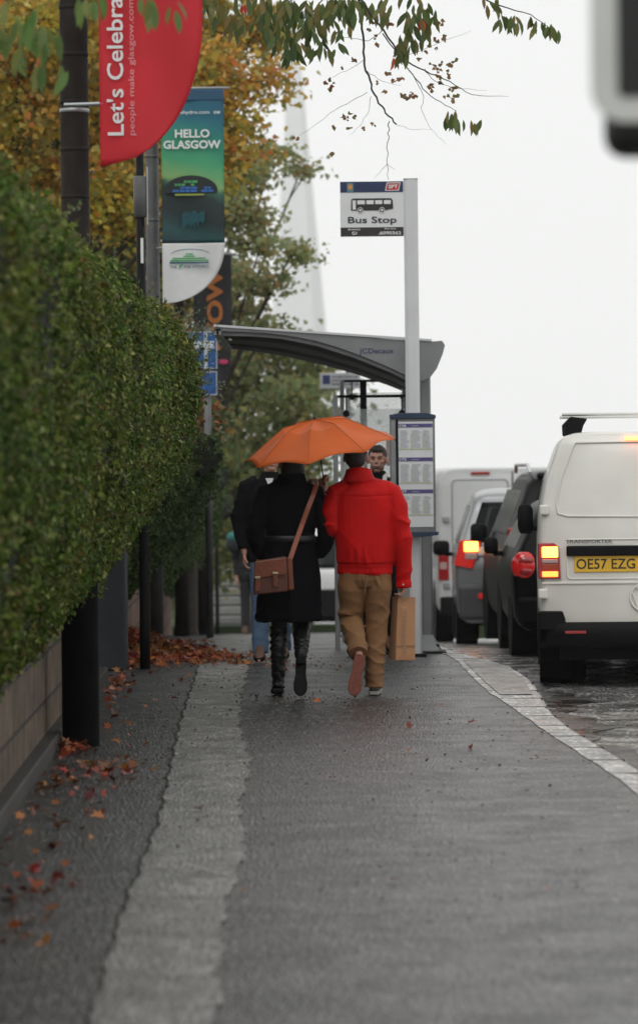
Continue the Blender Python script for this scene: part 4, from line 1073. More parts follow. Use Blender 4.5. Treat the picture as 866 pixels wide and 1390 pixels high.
MB().box(-.97, .97, -.09, .1, .36, .60).build('bumper', M_black, bv, bevel=.03, seg=3)
mirror(bv, sW, 4.2, 1.3, -1, M_black, .2, .3)

# --- pale van seen through the shelter, far off
dF = 74.0; Xf = P(475, 780, dF).x
fvr, sF = vehicle('far_van', 'distant pale van glimpsed low between the umbrella couple', 'van', (Xf, dF, zp(dF)), prof_hw([(.2, .92), (.5, .96), (1.2, .96), (2.0, .84)]), 2.0, 4.8, lambda z: 0 if z < 1.1 else (z - 1.1) * .5, paint('far_pale_paint', (.60, .61, .60), .4, .2), [(0, 1.98), (3, 1.98), (4, 1.2), (4.8, .9)], ws=.34, track=.8, wb=(.95, 3.9), zb=.3)
MB().box(-.94, .94, -.05, .1, .30, .85).build('bumper', M_black, fvr, bevel=.04)
rear_patch(fvr, sF, 'windscreen', Mfn(-.72), Mfn(.72), 1.25, 1.8, M_glassdark)

# ------------------------------------------------------------------ traffic signal close at the right
dT = 6.9
c0 = P(803, 165, dT)
ts = empty('traffic_signal', (c0.x + .32, dT, 0), 'blurred black traffic signal with pale rim at the top right corner', 'traffic signal')
cx_ = 0.0
zb0 = c0.z
rimp = rrpoly(-.32, .32, zb0, zb0 + 1.15, .06)
MB().prism(rimp, 0, .012).build('rim_board', mat('signal_rim', (.52, .53, .51), .5, 0, .05), ts)
MB().prism(rrpoly(-.272, .272, zb0 + .045, zb0 + 1.105, .012), -.004, .016).build('backing_board', mat('signal_black', (.006, .006, .006), .6, 0, .2), ts)
MB().box(-.285, .285, .016, .22, zb0 - .052, zb0 + .9).build('signal_housing', mat('signal_black', (.006, .006, .006), .6), ts, bevel=.04, seg=4)
for k in range(3):
    zc = zb0 + .2 + .3 * k
    hd = MB().lathe([(.105, -.01), (.11, -.15), (.104, -.15), (.10, -.01)], c=(0, .35, zc), axis='Y', n=28, cap=False).build('hood', M_black, ts, smooth=True)
MB().tube([(.0, .27, 0), (.0, .27, 3.2)], .057, 20).build('pole', M_post2, ts, smooth=True)
ts.location.x += .0

# ------------------------------------------------------------------ people
def tube(mb, pts, rads, n=14, **k): mb.tube(pts, rads, n, **k); return mb
def capsule(mb, a, b, ra, rb, n=14):
    a, b = Vector(a), Vector(b); d = (b - a).normalized()
    mb.tube([a - d * ra * .95, a - d * ra * .6, a, b, b + d * rb * .6, b + d * rb * .95], [ra * .3, ra * .8, ra, rb, rb * .8, rb * .3], n)
def hand(mb, w, dirv, palm_n, thumb, curl=.5, s=1.0):
    """palm and five separate fingers; w wrist, dirv to the finger tips, palm_n the side the fingers close to, thumb side vector"""
    w, d, p, t = Vector(w), Vector(dirv).normalized(), Vector(palm_n).normalized(), Vector(thumb).normalized()
    mb.tube([w - d * .02, w + d * .02, w + d * .05, w + d * .085], [(.020 * s, .028 * s), (.017 * s, .036 * s), (.016 * s, .041 * s), (.013 * s, .040 * s)], 12, up=p)
    L = [.068, .076, .070, .055]
    for i in range(4):
        o = w + d * .078 + t * (.030 - .020 * i) * s; l = L[i] * s; a = curl
        p1 = o + (d * math.cos(a) + p * math.sin(a)) * l * .45
        p2 = p1 + (d * math.cos(2.1 * a) + p * math.sin(2.1 * a)) * l * .33
        p3 = p2 + (d * math.cos(3 * a) + p * math.sin(3 * a)) * l * .27
        mb.tube([o - d * .01, p1, p2, p3], [.0098 * s, .0092 * s, .0085 * s, .0065 * s], 8)
    o = w + d * .028 + t * .03 * s
    q1 = o + (t * .7 + d * .6 + p * .25).normalized() * .036 * s; q2 = q1 + (t * .15 + d * .8 + p * .6).normalized() * .034 * s
    mb.tube([o - t * .01, q1, q2], [.013 * s, .0105 * s, .008 * s], 8)
def headgeo(mb, c, face, s=1.0):
    """head, face, ears; c centre, face direction (0,-1) towards the camera"""
    c = Vector(c); f = Vector((face[0], face[1], 0)).normalized(); r = Vector((-f.y, f.x, 0)); u = Vector((0, 0, 1))
    M = Matrix((r, f, u)).transposed()
    def at(a, b, h): return c + (r * a + f * b + u * h) * s
    mb.ball(at(0, -.012, .028), (.076 * s, .095 * s, .092 * s), M)
    mb.ball(at(0, .020, -.035), (.060 * s, .068 * s, .072 * s), M)
    mb.ball(at(0, .050, -.085), (.034 * s, .034 * s, .026 * s), M)
    mb.ball(at(0, .070, .028), (.052 * s, .022 * s, .012 * s), M)     # brow
    mb.tube([at(0, .080, .018), at(0, .097, -.012), at(0, .104, -.028)], [.009 * s, .012 * s, .015 * s], 8)
    mb.ball(at(0, .084, -.056), (.024 * s, .012 * s, .010 * s), M)
    for sx in (-1, 1):
        mb.ball(at(.045 * sx, .055, -.018), (.02 * s, .022 * s, .016 * s), M)
        mb.ball(at(.080 * sx, -.005, -.008), (.010 * s, .020 * s, .032 * s), M)
    return at, M
def person(label, cat, loc): return empty('person', loc, label, cat)
def base_body(J, face, s=1.0, female=False, hands=()):
    mb = MB()
    at, M = headgeo(mb, J['head'], face, s)
    n = Vector(J['neck'])
    tube(mb, [Vector(J['head']) - Vector((0, 0, .05)), n, n - Vector((0, 0, .08))], [.05 * s, .056 * s, .075 * s])
    ch, pe = Vector(J['chest']), Vector(J['pelvis'])
    wS = .155 if female else .175
    tube(mb, [n - Vector((0, 0, .03)), ch + Vector((0, 0, .10)), ch, ch.lerp(pe, .55), pe, pe - Vector((0, 0, .10))],
         [(.06, .07), (.10, wS), (.115, wS * .97), (.09, .125), (.11, .16), (.09, .14)], 18, up=(0, 1, 0))
    for sd in 'LR':
        capsule(mb, J['sh' + sd], J['el' + sd], .052, .040); capsule(mb, J['el' + sd], J['wr' + sd], .040, .027)
        capsule(mb, n.lerp(Vector(J['sh' + sd]), .3) - Vector((0, 0, .02)), J['sh' + sd], .05, .052)
        capsule(mb, J['hip' + sd], J['kn' + sd], .078, .050); capsule(mb, J['kn' + sd], J['an' + sd], .046, .029)
        capsule(mb, J['an' + sd], J['to' + sd], .026, .014)
    for h in hands: hand(mb, *h)
    me = remesh(mb, .0062, 1)
    return me, at, M
def folds(spec):
    """displacement from a list of (axis vec, frequency, amplitude, mask fn)"""
    def f(co, nn):
        v = np.zeros(len(co))
        for ax, fr, amp, mk, ph in spec:
            a = np.array(ax, float); a /= np.linalg.norm(a)
            wv = np.sin(co @ a * fr * .62 + ph + 1.5 * vnoise(co, fr * .30, int(fr)))
            rg = (1 - np.abs(wv)) ** 1.6 - .38
            patch = np.clip(.55 + .8 * vnoise(co, fr * .22, int(fr) + 5), 0, 1.3)
            v += 2.3 * amp * rg * patch * (mk(co) if mk else 1)
        return v
    return f
def hairpiece(root, at, M, long=False, s=1.0, front=True, m=None, nm='hair'):
    mb = MB()
    mb.ball(at(0, -.022, .042), (.083 * s, .095 * s, .088 * s), M)
    mb.ball(at(0, -.052, -.005), (.074 * s, .062 * s, .075 * s), M)
    if front: mb.ball(at(0, .055, .085), (.055 * s, .035 * s, .03 * s), M)
    if long:
        mb.ball(at(0, -.05, -.06), (.085 * s, .06 * s, .11 * s), M); mb.ball(at(.0, -.055, -.13), (.10 * s, .05 * s, .09 * s), M)
    me = remesh(mb, .007, 2, lambda co, nn: vnoise(co, 120, 3) * .0018 + vnoise(co, 45, 4) * .002)
    return link(nm, me, m or M_hair, root)
def shoe(root, an, to, m, sole_m, w_=.045, nm='shoe', up=(0, 0, 1), sole=.012, lens=.27):
    """a shoe from the heel under the ankle to the toe; up is the shoe's own top direction"""
    an, to, U = Vector(an), Vector(to), Vector(up).normalized()
    d = (to - an).normalized(); U = (U - d * U.dot(d)).normalized(); S = d.cross(U)
    heel = to - d * lens
    def outline(k, e=0.0):
        prof = [(0, .028), (.06, .034), (.2, .036), (.45, .034), (.68, .045), (.85, .043), (.95, .030), (1, .012)]
        return prof
    def ring(h, sc, inset=0.0):
        pts = []
        pr = outline(0)
        for t, wv in pr: pts.append(heel + d * (t * lens + (inset if t < .5 else -inset)) + S * (wv * sc) + U * h)
        for t, wv in pr[::-1]: pts.append(heel + d * (t * lens + (inset if t < .5 else -inset)) - S * (wv * sc) + U * h)
        return pts
    o = MB()
    top = lambda t: (.085 if t < .35 else .085 - (t - .35) * .085)
    r0, r1 = ring(0.004, .98), ring(.03, 1.0)
    r2 = []
    pr = outline(0)
    for side in (1, -1):
        seq = pr if side == 1 else pr[::-1]
        for t, wv in seq: r2.append(heel + d * (t * lens * .96 + .01) + S * (side * wv * .62) + U * top(t))
    o.loft([r0, r1, r2]); body = o.build(nm, m, root, smooth=True, sub=1)
    so = MB().loft([ring(-sole, 1.0), ring(.012, 1.08)]).build('sole', sole_m, body, bevel=.004)
    return body

# --- the man in the red jacket
M_redj = mat('red_jacket_cloth', (.47, .0045, .004), .6, 0, .08, 9, bump=.2, bscale=140, spec=.12)
M_tan = mat('tan_trouser_cloth', (.20, .095, .036), .8, 0, .13, 7, bump=.3, bscale=220)
mx_, my_ = P(497, 945, 26.4).x, 26.4
man = person('man in a red jacket and tan trousers walking away under the orange umbrella', 'person', (mx_, my_, 0))
J = dict(head=(-.052, .05, 1.645), neck=(-.035, .01, 1.50), chest=(0, 0, 1.30), pelvis=(.0, 0, .93),
         shL=(-.185, 0, 1.42), shR=(.185, 0, 1.41), elL=(-.225, -.015, 1.16), elR=(.245, -.03, 1.12), wrL=(-.278, .20, 1.375), wrR=(.262, .02, .80),
         hipL=(-.085, 0, .90), hipR=(.085, 0, .90), knL=(-.085, .07, .50), knR=(.075, .04, .49), anL=(-.05, -.27, .30), anR=(.045, -.01, .09), toL=(-.085, -.32, .06), toR=(.06, .20, .02))
me, at, Mh = base_body(J, (.12, 1), hands=[((.262, .02, .79), (.03, .05, -1), (-1, 0, 0), (0, 1, 0), .75), ((-.283, .235, 1.425), (-.05, .35, .8), (.6, .55, -.3), (.3, -.6, .6), .8)])
link('body', me, M_skin, man)
hairpiece(man, at, Mh, m=mat('brown_black_hair', (.016, .010, .008), .55, 0, .3, 80, bump=.6, bscale=160))
mb = MB()
tube(mb, [(-.03, .0, 1.515), (-.025, 0, 1.475), (-.012, -.005, 1.445), (-.005, -.01, 1.40), (0, -.01, 1.30), (0, -.015, 1.15), (0, -.01, 1.02), (0, -.005, .935), (0, 0, .905)],
     [(.070, .078), (.085, .115), (.115, .165), (.135, .205), (.145, .215), (.148, .206), (.150, .208), (.148, .207), (.138, .198)], 26, up=(0, 1, 0))
tube(mb, [(0, 0, .912), (0, 0, .90), (0, 0, .845), (0, 0, .832)], [(.122, .186), (.134, .199), (.134, .198), (.122, .186)], 26, up=(0, 1, 0))
tube(mb, [(-.11, 0, 1.42), (-.185, 0, 1.395), (-.212, -.01, 1.30), (-.222, -.015, 1.18)], [.08, .086, .078, .066], 16)
mb.ball((-.226, -.014, 1.165), (.070, .078, .074)); tube(mb, [(-.224, 0, 1.165), (-.245, .07, 1.22), (-.265, .14, 1.31), (-.276, .19, 1.365)], [.064, .064, .058, .050], 16)
tube(mb, [(.11, 0, 1.42), (.185, 0, 1.385), (.222, -.01, 1.30), (.245, -.025, 1.15), (.262, -.02, 1.03), (.270, 0, .90), (.268, .015, .80), (.268, .015, .745)],
     [.08, .090, .082, .074, .070, .062, .054, .052], 16)
lowm = lambda co: np.clip((1.06 - co[:, 2]) / .12, 0, 1) * (np.abs(co[:, 0]) < .21) * np.clip((co[:, 2] - .90) / .03, 0, 1)
arm = lambda co: np.clip((np.abs(co[:, 0]) - .20) / .03, 0, 1)
arml = lambda co: arm(co) * np.clip((1.30 - co[:, 2]) / .1, 0, 1)
def seams(f):
    def h(co, nn):
        v = f(co, nn); x, z = np.abs(co[:, 0]), co[:, 2]; back = co[:, 1] < .02
        v -= .0050 * np.exp(-((z - 1.372 - .05 * x) / .0045) ** 2) * (x < .19) * back
        v -= .0055 * np.exp(-((z - .908) / .006) ** 2) * (x < .22)
        v -= .0035 * np.exp(-((x - (.196 - .05 * np.clip(1.40 - z, 0, .3))) / .005) ** 2) * (z > 1.15) * (z < 1.43)
        v -= .0022 * (np.sin(co[:, 0] * 330) > .2) * (z < .90) * (x < .2)
        return v
    return h
me = remesh(mb, .0062, 4, seams(folds([((1, .2, 0), 62, .0060, lowm, 0), ((1, .3, .25), 30, .005, lambda co: np.clip((1.3 - co[:, 2]) / .3, 0, 1) * (np.abs(co[:, 0]) < .21), 1),
                                ((.35, .2, 1), 52, .0065, arml, 0), ((-.5, .2, 1), 34, .004, arml, 2), ((.7, 0, .6), 16, .004, None, 0), ((-.8, .1, .7), 22, .004, lambda co: np.clip((co[:, 2] - .95) / .2, 0, 1), 1)])))
jk = link('jacket', me, M_redj, man)
# collar stand, yoke seam, cuff, waistband ribs
tube_c = MB()
ring = lambda z, rx, ry, cx=-.035, cy=.0, n=26: [Vector((cx + rx * math.cos(2 * math.pi * k / n), cy + ry * math.sin(2 * math.pi * k / n), z + .02 * math.sin(2 * math.pi * k / n) * -1)) for k in range(n)]
tube_c.loft([ring(1.462, .130, .100), ring(1.495, .112, .095), ring(1.525, .097, .086), ring(1.555, .090, .080), ring(1.557, .082, .073), ring(1.50, .088, .078)], cap=False)
tube_c.build('collar', M_redj, jk, smooth=True)
M_seamr = mat('red_seam', (.28, .004, .006), .7)
mb = MB()
rows = [];
for k in range(21):
    x = -.19 + .38 * k / 20; rows.append(Vector((x, -.147 + 1.9 * x * x - .004, 1.335 - .25 * x * x)))
mb = MB().box(.216, .322, -.042, .070, .742, .768)
MB().tube([(.268, .015, .742), (.268, .015, .75), (.268, .015, .785), (.268, .015, .792)], [.050, .054, .054, .050], 18).build('cuff', M_redj, jk, smooth=True)
MB().ball((.262, -.040, .765), (.006, .004, .006)).build('cuff_stud', M_silver, jk)
# trousers
mb = MB()
tube(mb, [(0, 0, .90), (0, 0, .86), (0, .0, .80), (0, 0, .75)], [(.115, .165), (.125, .178), (.125, .180), (.10, .16)], 22, up=(0, 1, 0))
tube(mb, [(-.082, 0, .86), (-.09, .01, .74), (-.095, .045, .60), (-.098, .055, .51), (-.085, -.03, .455), (-.070, -.14, .39), (-.055, -.245, .325), (-.052, -.275, .30)],
     [(.115, .096), (.112, .100), (.098, .088), (.088, .084), (.084, .082), (.078, .076), (.072, .070), (.070, .068)], 18, up=(0, 1, 0))
tube(mb, [(.085, 0, .86), (.088, .01, .74), (.085, .03, .60), (.080, .04, .49), (.070, .025, .36), (.062, .01, .22), (.056, .0, .11), (.055, .0, .06)],
     [(.115, .096), (.112, .098), (.098, .086), (.088, .080), (.082, .074), (.078, .070), (.078, .068), (.076, .066)], 18, up=(0, 1, 0))
lg = lambda co: np.clip((.72 - co[:, 2]) / .15, 0, 1)
lo_ = lambda co: np.clip((.42 - co[:, 2]) / .2, 0, 1)
me = remesh(mb, .0062, 4, folds([((.5, .2, 1), 48, .0055, lg, 0), ((-.7, .2, 1), 36, .0050, lg, 1), ((.2, 0, 1), 62, .0075, lo_, 0), ((1, 0, .3), 26, .003, None, 0), ((.9, 0, .8), 40, .005, lambda co: np.exp(-((co[:, 2] - .80) / .05) ** 2), 0)]))
tr_ = link('trousers', me, M_tan, man)
MB().box(-.006, .006, -.130, -.120, .70, .83).build('back_seam', mat('tan_seam', (.12, .06, .028), .8), tr_)
# shoes: planted right foot, left foot pushed off with the sole to the camera
M_sh = mat('shoe_canvas', (.10, .085, .075), .7); M_solew = mat('sole_grey', (.30, .29, .27), .6); M_soler = mat('sole_rust', (.17, .042, .022), .6, 0, .25, 40, bump=.5, bscale=130)
shoe(man, (.055, .0, .02), (.07, .235, .02), M_sh, M_solew, up=(0, 0, 1), lens=.29)
shoe(man, (-.042, -.30, .30), (-.092, -.345, .022), M_sh, M_soler, up=(.12, 1, -.1), lens=.285, sole=.014)

# --- the woman in the black coat
M_coat = mat('black_coat_wool', (.0045, .0045, .0058), .95, 0, .2, 9, spec=.05)
M_boot = mat('black_boot_leather', (.005, .005, .0055), .42, 0, .2, 20, bump=.35, bscale=40, spec=.35)
wx_ = P(397, 945, 26.45).x
wom = person('woman in a long black coat and tall black boots, satchel across her back', 'person', (wx_, 26.45, 0))
J = dict(head=(.015, .07, 1.605), neck=(.01, .02, 1.47), chest=(0, 0, 1.29), pelvis=(0, 0, .95), shL=(-.17, 0, 1.40), shR=(.17, 0, 1.40), elL=(-.235, -.03, 1.15), elR=(.245, -.07, 1.15),
         wrL=(-.19, .10, .98), wrR=(.18, .07, .99), hipL=(-.08, 0, .92), hipR=(.08, 0, .92), knL=(-.085, .03, .50), knR=(.065, .06, .50), anL=(-.095, 0, .10), anR=(.065, -.27, .30), toL=(-.10, .16, .03), toR=(.06, -.33, .07))
me, at, Mh = base_body(J, (-.1, 1), female=True, hands=[((-.19, .10, .985), (.3, .3, -.9), (1, 0, 0), (0, 1, .2), .4, .9), ((.18, .07, .99), (-.3, .3, -.9), (-1, 0, 0), (0, 1, .2), .4, .9)])
link('body', me, M_skin, wom)
hairpiece(wom, at, Mh, long=True)
mb = MB()
tube(mb, [(.01, 0, 1.52), (.01, -.005, 1.475), (.005, -.01, 1.44), (0, -.01, 1.38), (0, -.01, 1.25), (0, -.005, 1.10), (0, -.01, .98), (-.005, -.015, .82), (-.015, -.02, .65), (-.022, -.02, .53), (-.022, -.02, .515)],
     [(.075, .078), (.085, .12), (.105, .165), (.128, .19), (.13, .185), (.118, .165), (.135, .185), (.16, .205), (.18, .222), (.188, .232), (.17, .215)], 26, up=(0, 1, 0))
for sx in (-1, 1):
    tube(mb, [(sx * .10, 0, 1.41), (sx * .165, 0, 1.39), (sx * .205, -.02, 1.29), (sx * .243, -.055, 1.17), (sx * .248, -.04, 1.11), (sx * .225, .02, 1.03), (sx * .19, .07, .985)],
         [.075, .080, .070, .063, .064, .058, .055], 16)
me = remesh(mb, .0085, 3, folds([((1, .3, 0), 26, .008, lambda co: np.clip((.98 - co[:, 2]) / .3, 0, 1), 0), ((.3, .2, 1), 46, .005, lambda co: np.clip((np.abs(co[:, 0]) - .18) / .03, 0, 1), 0),
                                ((.6, 0, .8), 22, .004, None, 0), ((.3, 0, 1), 70, .003, lambda co: np.exp(-((co[:, 2] - 1.1) / .07) ** 2), 0)]))
ct = link('coat', me, M_coat, wom)
MB().loft([[Vector((.002 + rx * math.cos(2 * math.pi * k / 28), -.006 + ry * math.sin(2 * math.pi * k / 28), z)) for k in range(28)] for z, rx, ry in ((1.065, .172, .126), (1.07, .178, .132), (1.105, .176, .130), (1.11, .170, .124))], cap=False).build('belt', mat('black_belt', (.007, .007, .008), .5), ct, smooth=True)
rows = [[Vector((.01 + rx * math.cos(2 * math.pi * k / 26), ry * math.sin(2 * math.pi * k / 26), z)) for k in range(26)] for z, rx, ry in ((1.46, .105, .092), (1.50, .097, .088), (1.535, .090, .082), (1.537, .08, .072), (1.47, .085, .078))]
MB().loft(rows, cap=False).build('collar', M_coat, ct, smooth=True)
# legs in tights
mb = MB(); tube(mb, [(-.08, 0, .85), (-.083, .02, .65), (-.087, .03, .48)], [.078, .066, .056]); tube(mb, [(.075, 0, .85), (.07, .04, .65), (.066, .06, .50), (.065, .0, .47)], [.078, .066, .056, .05])
link('tights', remesh(mb, .008, 2), mat('black_tights', (.012, .012, .016), .7), wom)
def boot(pts, rads, an, to, up, nm='boot'):
    mb = MB(); tube(mb, pts, rads, 18)
    me = remesh(mb, .0065, 2, folds([((.3, .2, 1), 110, .004, None, 0), ((-.5, .1, 1), 66, .003, None, 1)]))
    b = link(nm, me, M_boot, wom)
    s_ = shoe(b, an, to, M_boot, mat('boot_sole', (.006, .006, .006), .7, bump=.4, spec=.2), up=up, lens=.265, sole=.016, nm='foot')
    return b
b_ = boot([(-.087, .03, .47), (-.089, .02, .44), (-.093, -.005, .32), (-.096, -.005, .20), (-.097, .0, .12), (-.097, .01, .06)], [.066, .064, .060, .050, .046, .045], (-.1, 0, .04), (-.108, .19, .02), (0, 0, 1))
MB().box(-.125, -.07, -.06, .0, 0, .045).build('heel', M_black, b_, bevel=.008)
b_ = boot([(.068, .055, .50), (.068, .03, .475), (.068, -.07, .41), (.066, -.17, .35), (.064, -.25, .315), (.062, -.28, .28)], [.066, .066, .060, .052, .046, .042], (.064, -.30, .29), (.055, -.345, .02), (0, 1, -.1))
MB().box(.035, .09, -.36, -.305, .235, .30).build('heel', M_black, b_, bevel=.01)

# --- satchel
M_lea = mat('tan_leather', (.16, .038, .016), .42, 0, .22, 12, bump=.3, bscale=60, spec=.5)
M_lea2 = mat('tan_leather_dark', (.10, .027, .014), .45, 0, .2, 12, bump=.2, bscale=60)
dA = 26.16; so_ = P(371, 811, dA)
sat = empty('satchel', so_, 'brown leather satchel with buckles hanging at the hip of the black coat', 'bag')
def sp_(px, py, d=dA): v = P(px, py, d) - so_; return (v.x, v.z)
MB().prism([sp_(343, 808), sp_(391, 803), sp_(389.5, 757), sp_(386, 755.5), sp_(346, 762)], .0, .085).build('bag_body', M_lea2, sat, bevel=.008)
MB().prism([sp_(391.5, 802), sp_(399, 800.5), sp_(396.5, 758), sp_(389.5, 756.5)], .002, .075).build('gusset', M_lea, sat, bevel=.008)
fp = MB().prism([sp_(344.5, 786), sp_(386, 780.5), sp_(388.5, 778), sp_(387.5, 757.5), sp_(346, 762.5)], -.014, .01).build('flap', M_lea, sat, bevel=.006)
for a0 in (346.5, 370.5):
    z1 = 776 if a0 > 360 else 782
    MB().prism([sp_(a0, z1 + 21), sp_(a0 + 6.5, z1 + 20), sp_(a0 + 6.5, z1 - 1), sp_(a0, z1)], -.026, -.012).build('strap_tab', M_lea, sat, bevel=.003)
    x0, z0 = sp_(a0 - .5, z1 + 3.5); x1, z1_ = sp_(a0 + 7, z1 + .5)
    MB().box(x0, x1, -.034, -.024, z0, z1_).build('buckle', mat('brass', (.45, .38, .25), .3, .9), sat, bevel=.002)
# shoulder strap runs up across the back, over the right shoulder
pts = [P(393.5, 760, dA + .04), P(402, 735, 26.24), P(410, 712, 26.27), P(418, 690, 26.27), P(425, 672, 26.30), P(429, 659, 26.36)]
pts = [p - so_ for p in pts] + [P(428, 652, 26.45) - so_, P(422, 652, 26.60) - so_, P(400, 690, 26.66) - so_, P(372, 740, 26.66) - so_, P(350, 762, 26.50) - so_, P(347, 763, 26.24) - so_]
MB().tube(pts, [(.0035, .0165)] * len(pts), 8, up=(0, 1, .05)).build('shoulder_strap', mat('strap_leather', (.26, .068, .03), .45, 0, .15), sat)

# --- paper bag
pb0 = P(550, 897, 26.42)
pbg = empty('paper_bag', pb0, 'tall brown paper carrier bag held in the hand of the red jacket man', 'bag')
M_pap = mat('kraft_paper', (.42, .215, .105), .75, 0, .07, 9, bump=.15, bscale=70); M_pap2 = mat('kraft_paper_side', (.40, .20, .10), .75, 0, .08, 9)
def q_(px, py): v = P(px, py, 26.42) - pb0; return v.x, v.z
A_ = [q_(537, 897), q_(563.5, 897), q_(564, 811), q_(540, 810)]
B_ = [q_(528, 895), q_(554.5, 895), q_(557, 812), q_(533, 811)]
mb = MB(); mb.add([(A_[0][0], 0, A_[0][1]), (A_[1][0], 0, A_[1][1]), (A_[2][0], .02, A_[2][1]), (A_[3][0], .02, A_[3][1]), (B_[0][0], .15, B_[0][1]), (B_[1][0], .15, B_[1][1]), (B_[2][0], .11, B_[2][1]), (B_[3][0], .11, B_[3][1])],
                  [(0, 1, 2, 3), (5, 4, 7, 6), (0, 3, 7, 4), (1, 5, 6, 2), (0, 4, 5, 1)])
mb.build('bag_sheet', M_pap, pbg, bevel=.002)
cz = A_[0][1]
f1 = [(A_[0][0] + .004, cz + .004), ((A_[0][0] + A_[1][0]) / 2, cz + .052), (A_[1][0] - .004, cz + .004)]
MB().prism(f1, -.006, -.002).build('fold_flap', M_pap2, pbg)
x0, z_ = q_(538, 877); x1, _ = q_(563.5, 877)
MB().box(x0, x1, -.004, .0, z_ - .002, z_ + .001).build('crease', mat('crease_brown', (.24, .11, .05), .8), pbg)
mb = MB(); zc = q_(550, 884)[1]; g = np.random.default_rng(77)
while zc < q_(550, 825)[1]:
    hgt = g.uniform(.004, .008); wv = g.choice([.012, .016, .022]); xc = q_(548.5, 850)[0] + g.uniform(-.002, .002)
    mb.box(xc - wv / 2, xc + wv / 2, -.0048 + .0, .004, zc, zc + .0022); 
    if g.random() < .6: mb.box(xc - wv / 2, xc - wv / 2 + .003, -.0052, .004, zc, zc + hgt)
    zc += hgt + .0045
mb.xform(Matrix.Translation((0, .0, 0))).build('printed_word', mat('cream_print', (.62, .46, .33), .7), pbg)
for yy in (.02, .11):
    a1, a2 = q_(543, 811), q_(557, 811); top = q_(549, 797)
    MB().tube([(a1[0], yy, a1[1] - .03), (a1[0] + .008, yy, top[1] - .02), (top[0] - .012, yy * .4 + .03, top[1] + .015), (top[0] + .016, yy * .4 + .03, top[1] + .015), (a2[0] - .008, yy, top[1] - .02), (a2[0], yy, a2[1] - .03)], .0028, 6).build('handle', mat('paper_string', (.45, .36, .28), .8), pbg)

# --- umbrella
M_umb = mat('orange_nylon', (.50, .095, .014), .55, 0, .09, 6, bump=.12, bscale=90, spec=.2)
M_umb2 = M_umb
dH = 26.52; hub = P(427, 569, dH); hnd = P(441, 662, 26.64)
um = empty('umbrella', hnd, 'open orange folding umbrella held over the couple', 'umbrella')
ax = (hub - hnd).normalized()
# canopy tilt: lower on the left and towards the camera
n_ax = (Vector((-math.sin(R(9.6)), -math.sin(R(9.0)), 1))).normalized()
ctr = hub - um.location
e1 = (Vector((1, 0, 0)) - n_ax * n_ax.x).normalized(); e2 = n_ax.cross(e1)
RAD, DEP = .535, .225
def cpt(a, t, sc=1.0):
    """t 0 hub .. 1 edge; a angle; straight folding ribs with a knee"""
    k = (a / (math.pi / 4)) % 1.0; v = abs(k - .5) * 2          # 1 on a rib, 0 mid panel
    r = RAD * t; drop = DEP * (t ** 1.55 * .55 + .45 * max(0, (t - .42) / .58) ** 1.25)
    sag = (1 - v ** 2)
    rr = r * (1 - .082 * sag * t)
    drop -= -.030 * sag * math.sin(min(1, t) * math.pi) * 1.0 + .035 * sag * t * t
    return ctr + (e1 * math.cos(a) + e2 * math.sin(a)) * rr - n_ax * drop
OFF = R(-9)
rows = []
NA = 8 * 10
for i in range(15):
    t = i / 14 if i else .004
    rows.append([cpt(OFF + 2 * math.pi * j / NA - 0, t) if True else None for j in range(NA)])
# ribs sit where angle (without OFF) is a multiple of 45 degrees
def cpt2(a, t):
    return cpt(a, t)
rows = [[None] * NA for _ in range(15)]
for i in range(15):
    t = i / 14 if i else .004
    for j in range(NA):
        a = 2 * math.pi * j / NA
        k = (a / (math.pi / 4)) % 1.0; v = abs(k - .5) * 2
        r = RAD * t; drop = DEP * (.30 * t + .70 * max(0, (t - .42) / .58) ** 1.05)
        sag = 1 - v ** 1.6
        rr = r * (1 - .085 * sag * t)
        drop += .034 * sag * math.sin(t * math.pi) - .030 * sag * t * t
        aa = a + OFF
        rows[i][j] = ctr + (e1 * math.cos(aa) + e2 * math.sin(aa)) * rr - n_ax * drop
can = MB().loft(rows, cap=False).build('canopy', M_umb, um, smooth=True)
can.modifiers.new('s', 'SOLIDIFY').thickness = .0012
if hasattr(can.data, 'set_sharp_from_angle'): can.data.set_sharp_from_angle(angle=R(9))
for k in range(8):
    j = k * 10
    MB().tube([rows[i][j] - n_ax * .006 for i in range(0, 15, 2)], .0018, 6).build('rib', M_dark, um)
    MB().tube([rows[i][j] + n_ax * .0015 for i in range(0, 15)], .0016, 6).build('seam', mat('dark_orange_seam', (.30, .055, .010), .7), can)
    tip = rows[14][j]; MB().ball(tip, .006).build('rib_tip', M_dark, um)
MB().tube([ctr + n_ax * .018, ctr - n_ax * .01], [.004, .012], 10).build('ferrule', M_dark, um)
mid = ctr - n_ax * .1
MB().tube([ctr, Vector((0, 0, 0)) + ax * .02], .0048, 8).build('shaft', M_dark, um)
MB().tube([ax * .04, Vector((0, 0, 0)), -ax * .10], [.013, .015, .014], 12).build('handle', M_black, um, smooth=True)

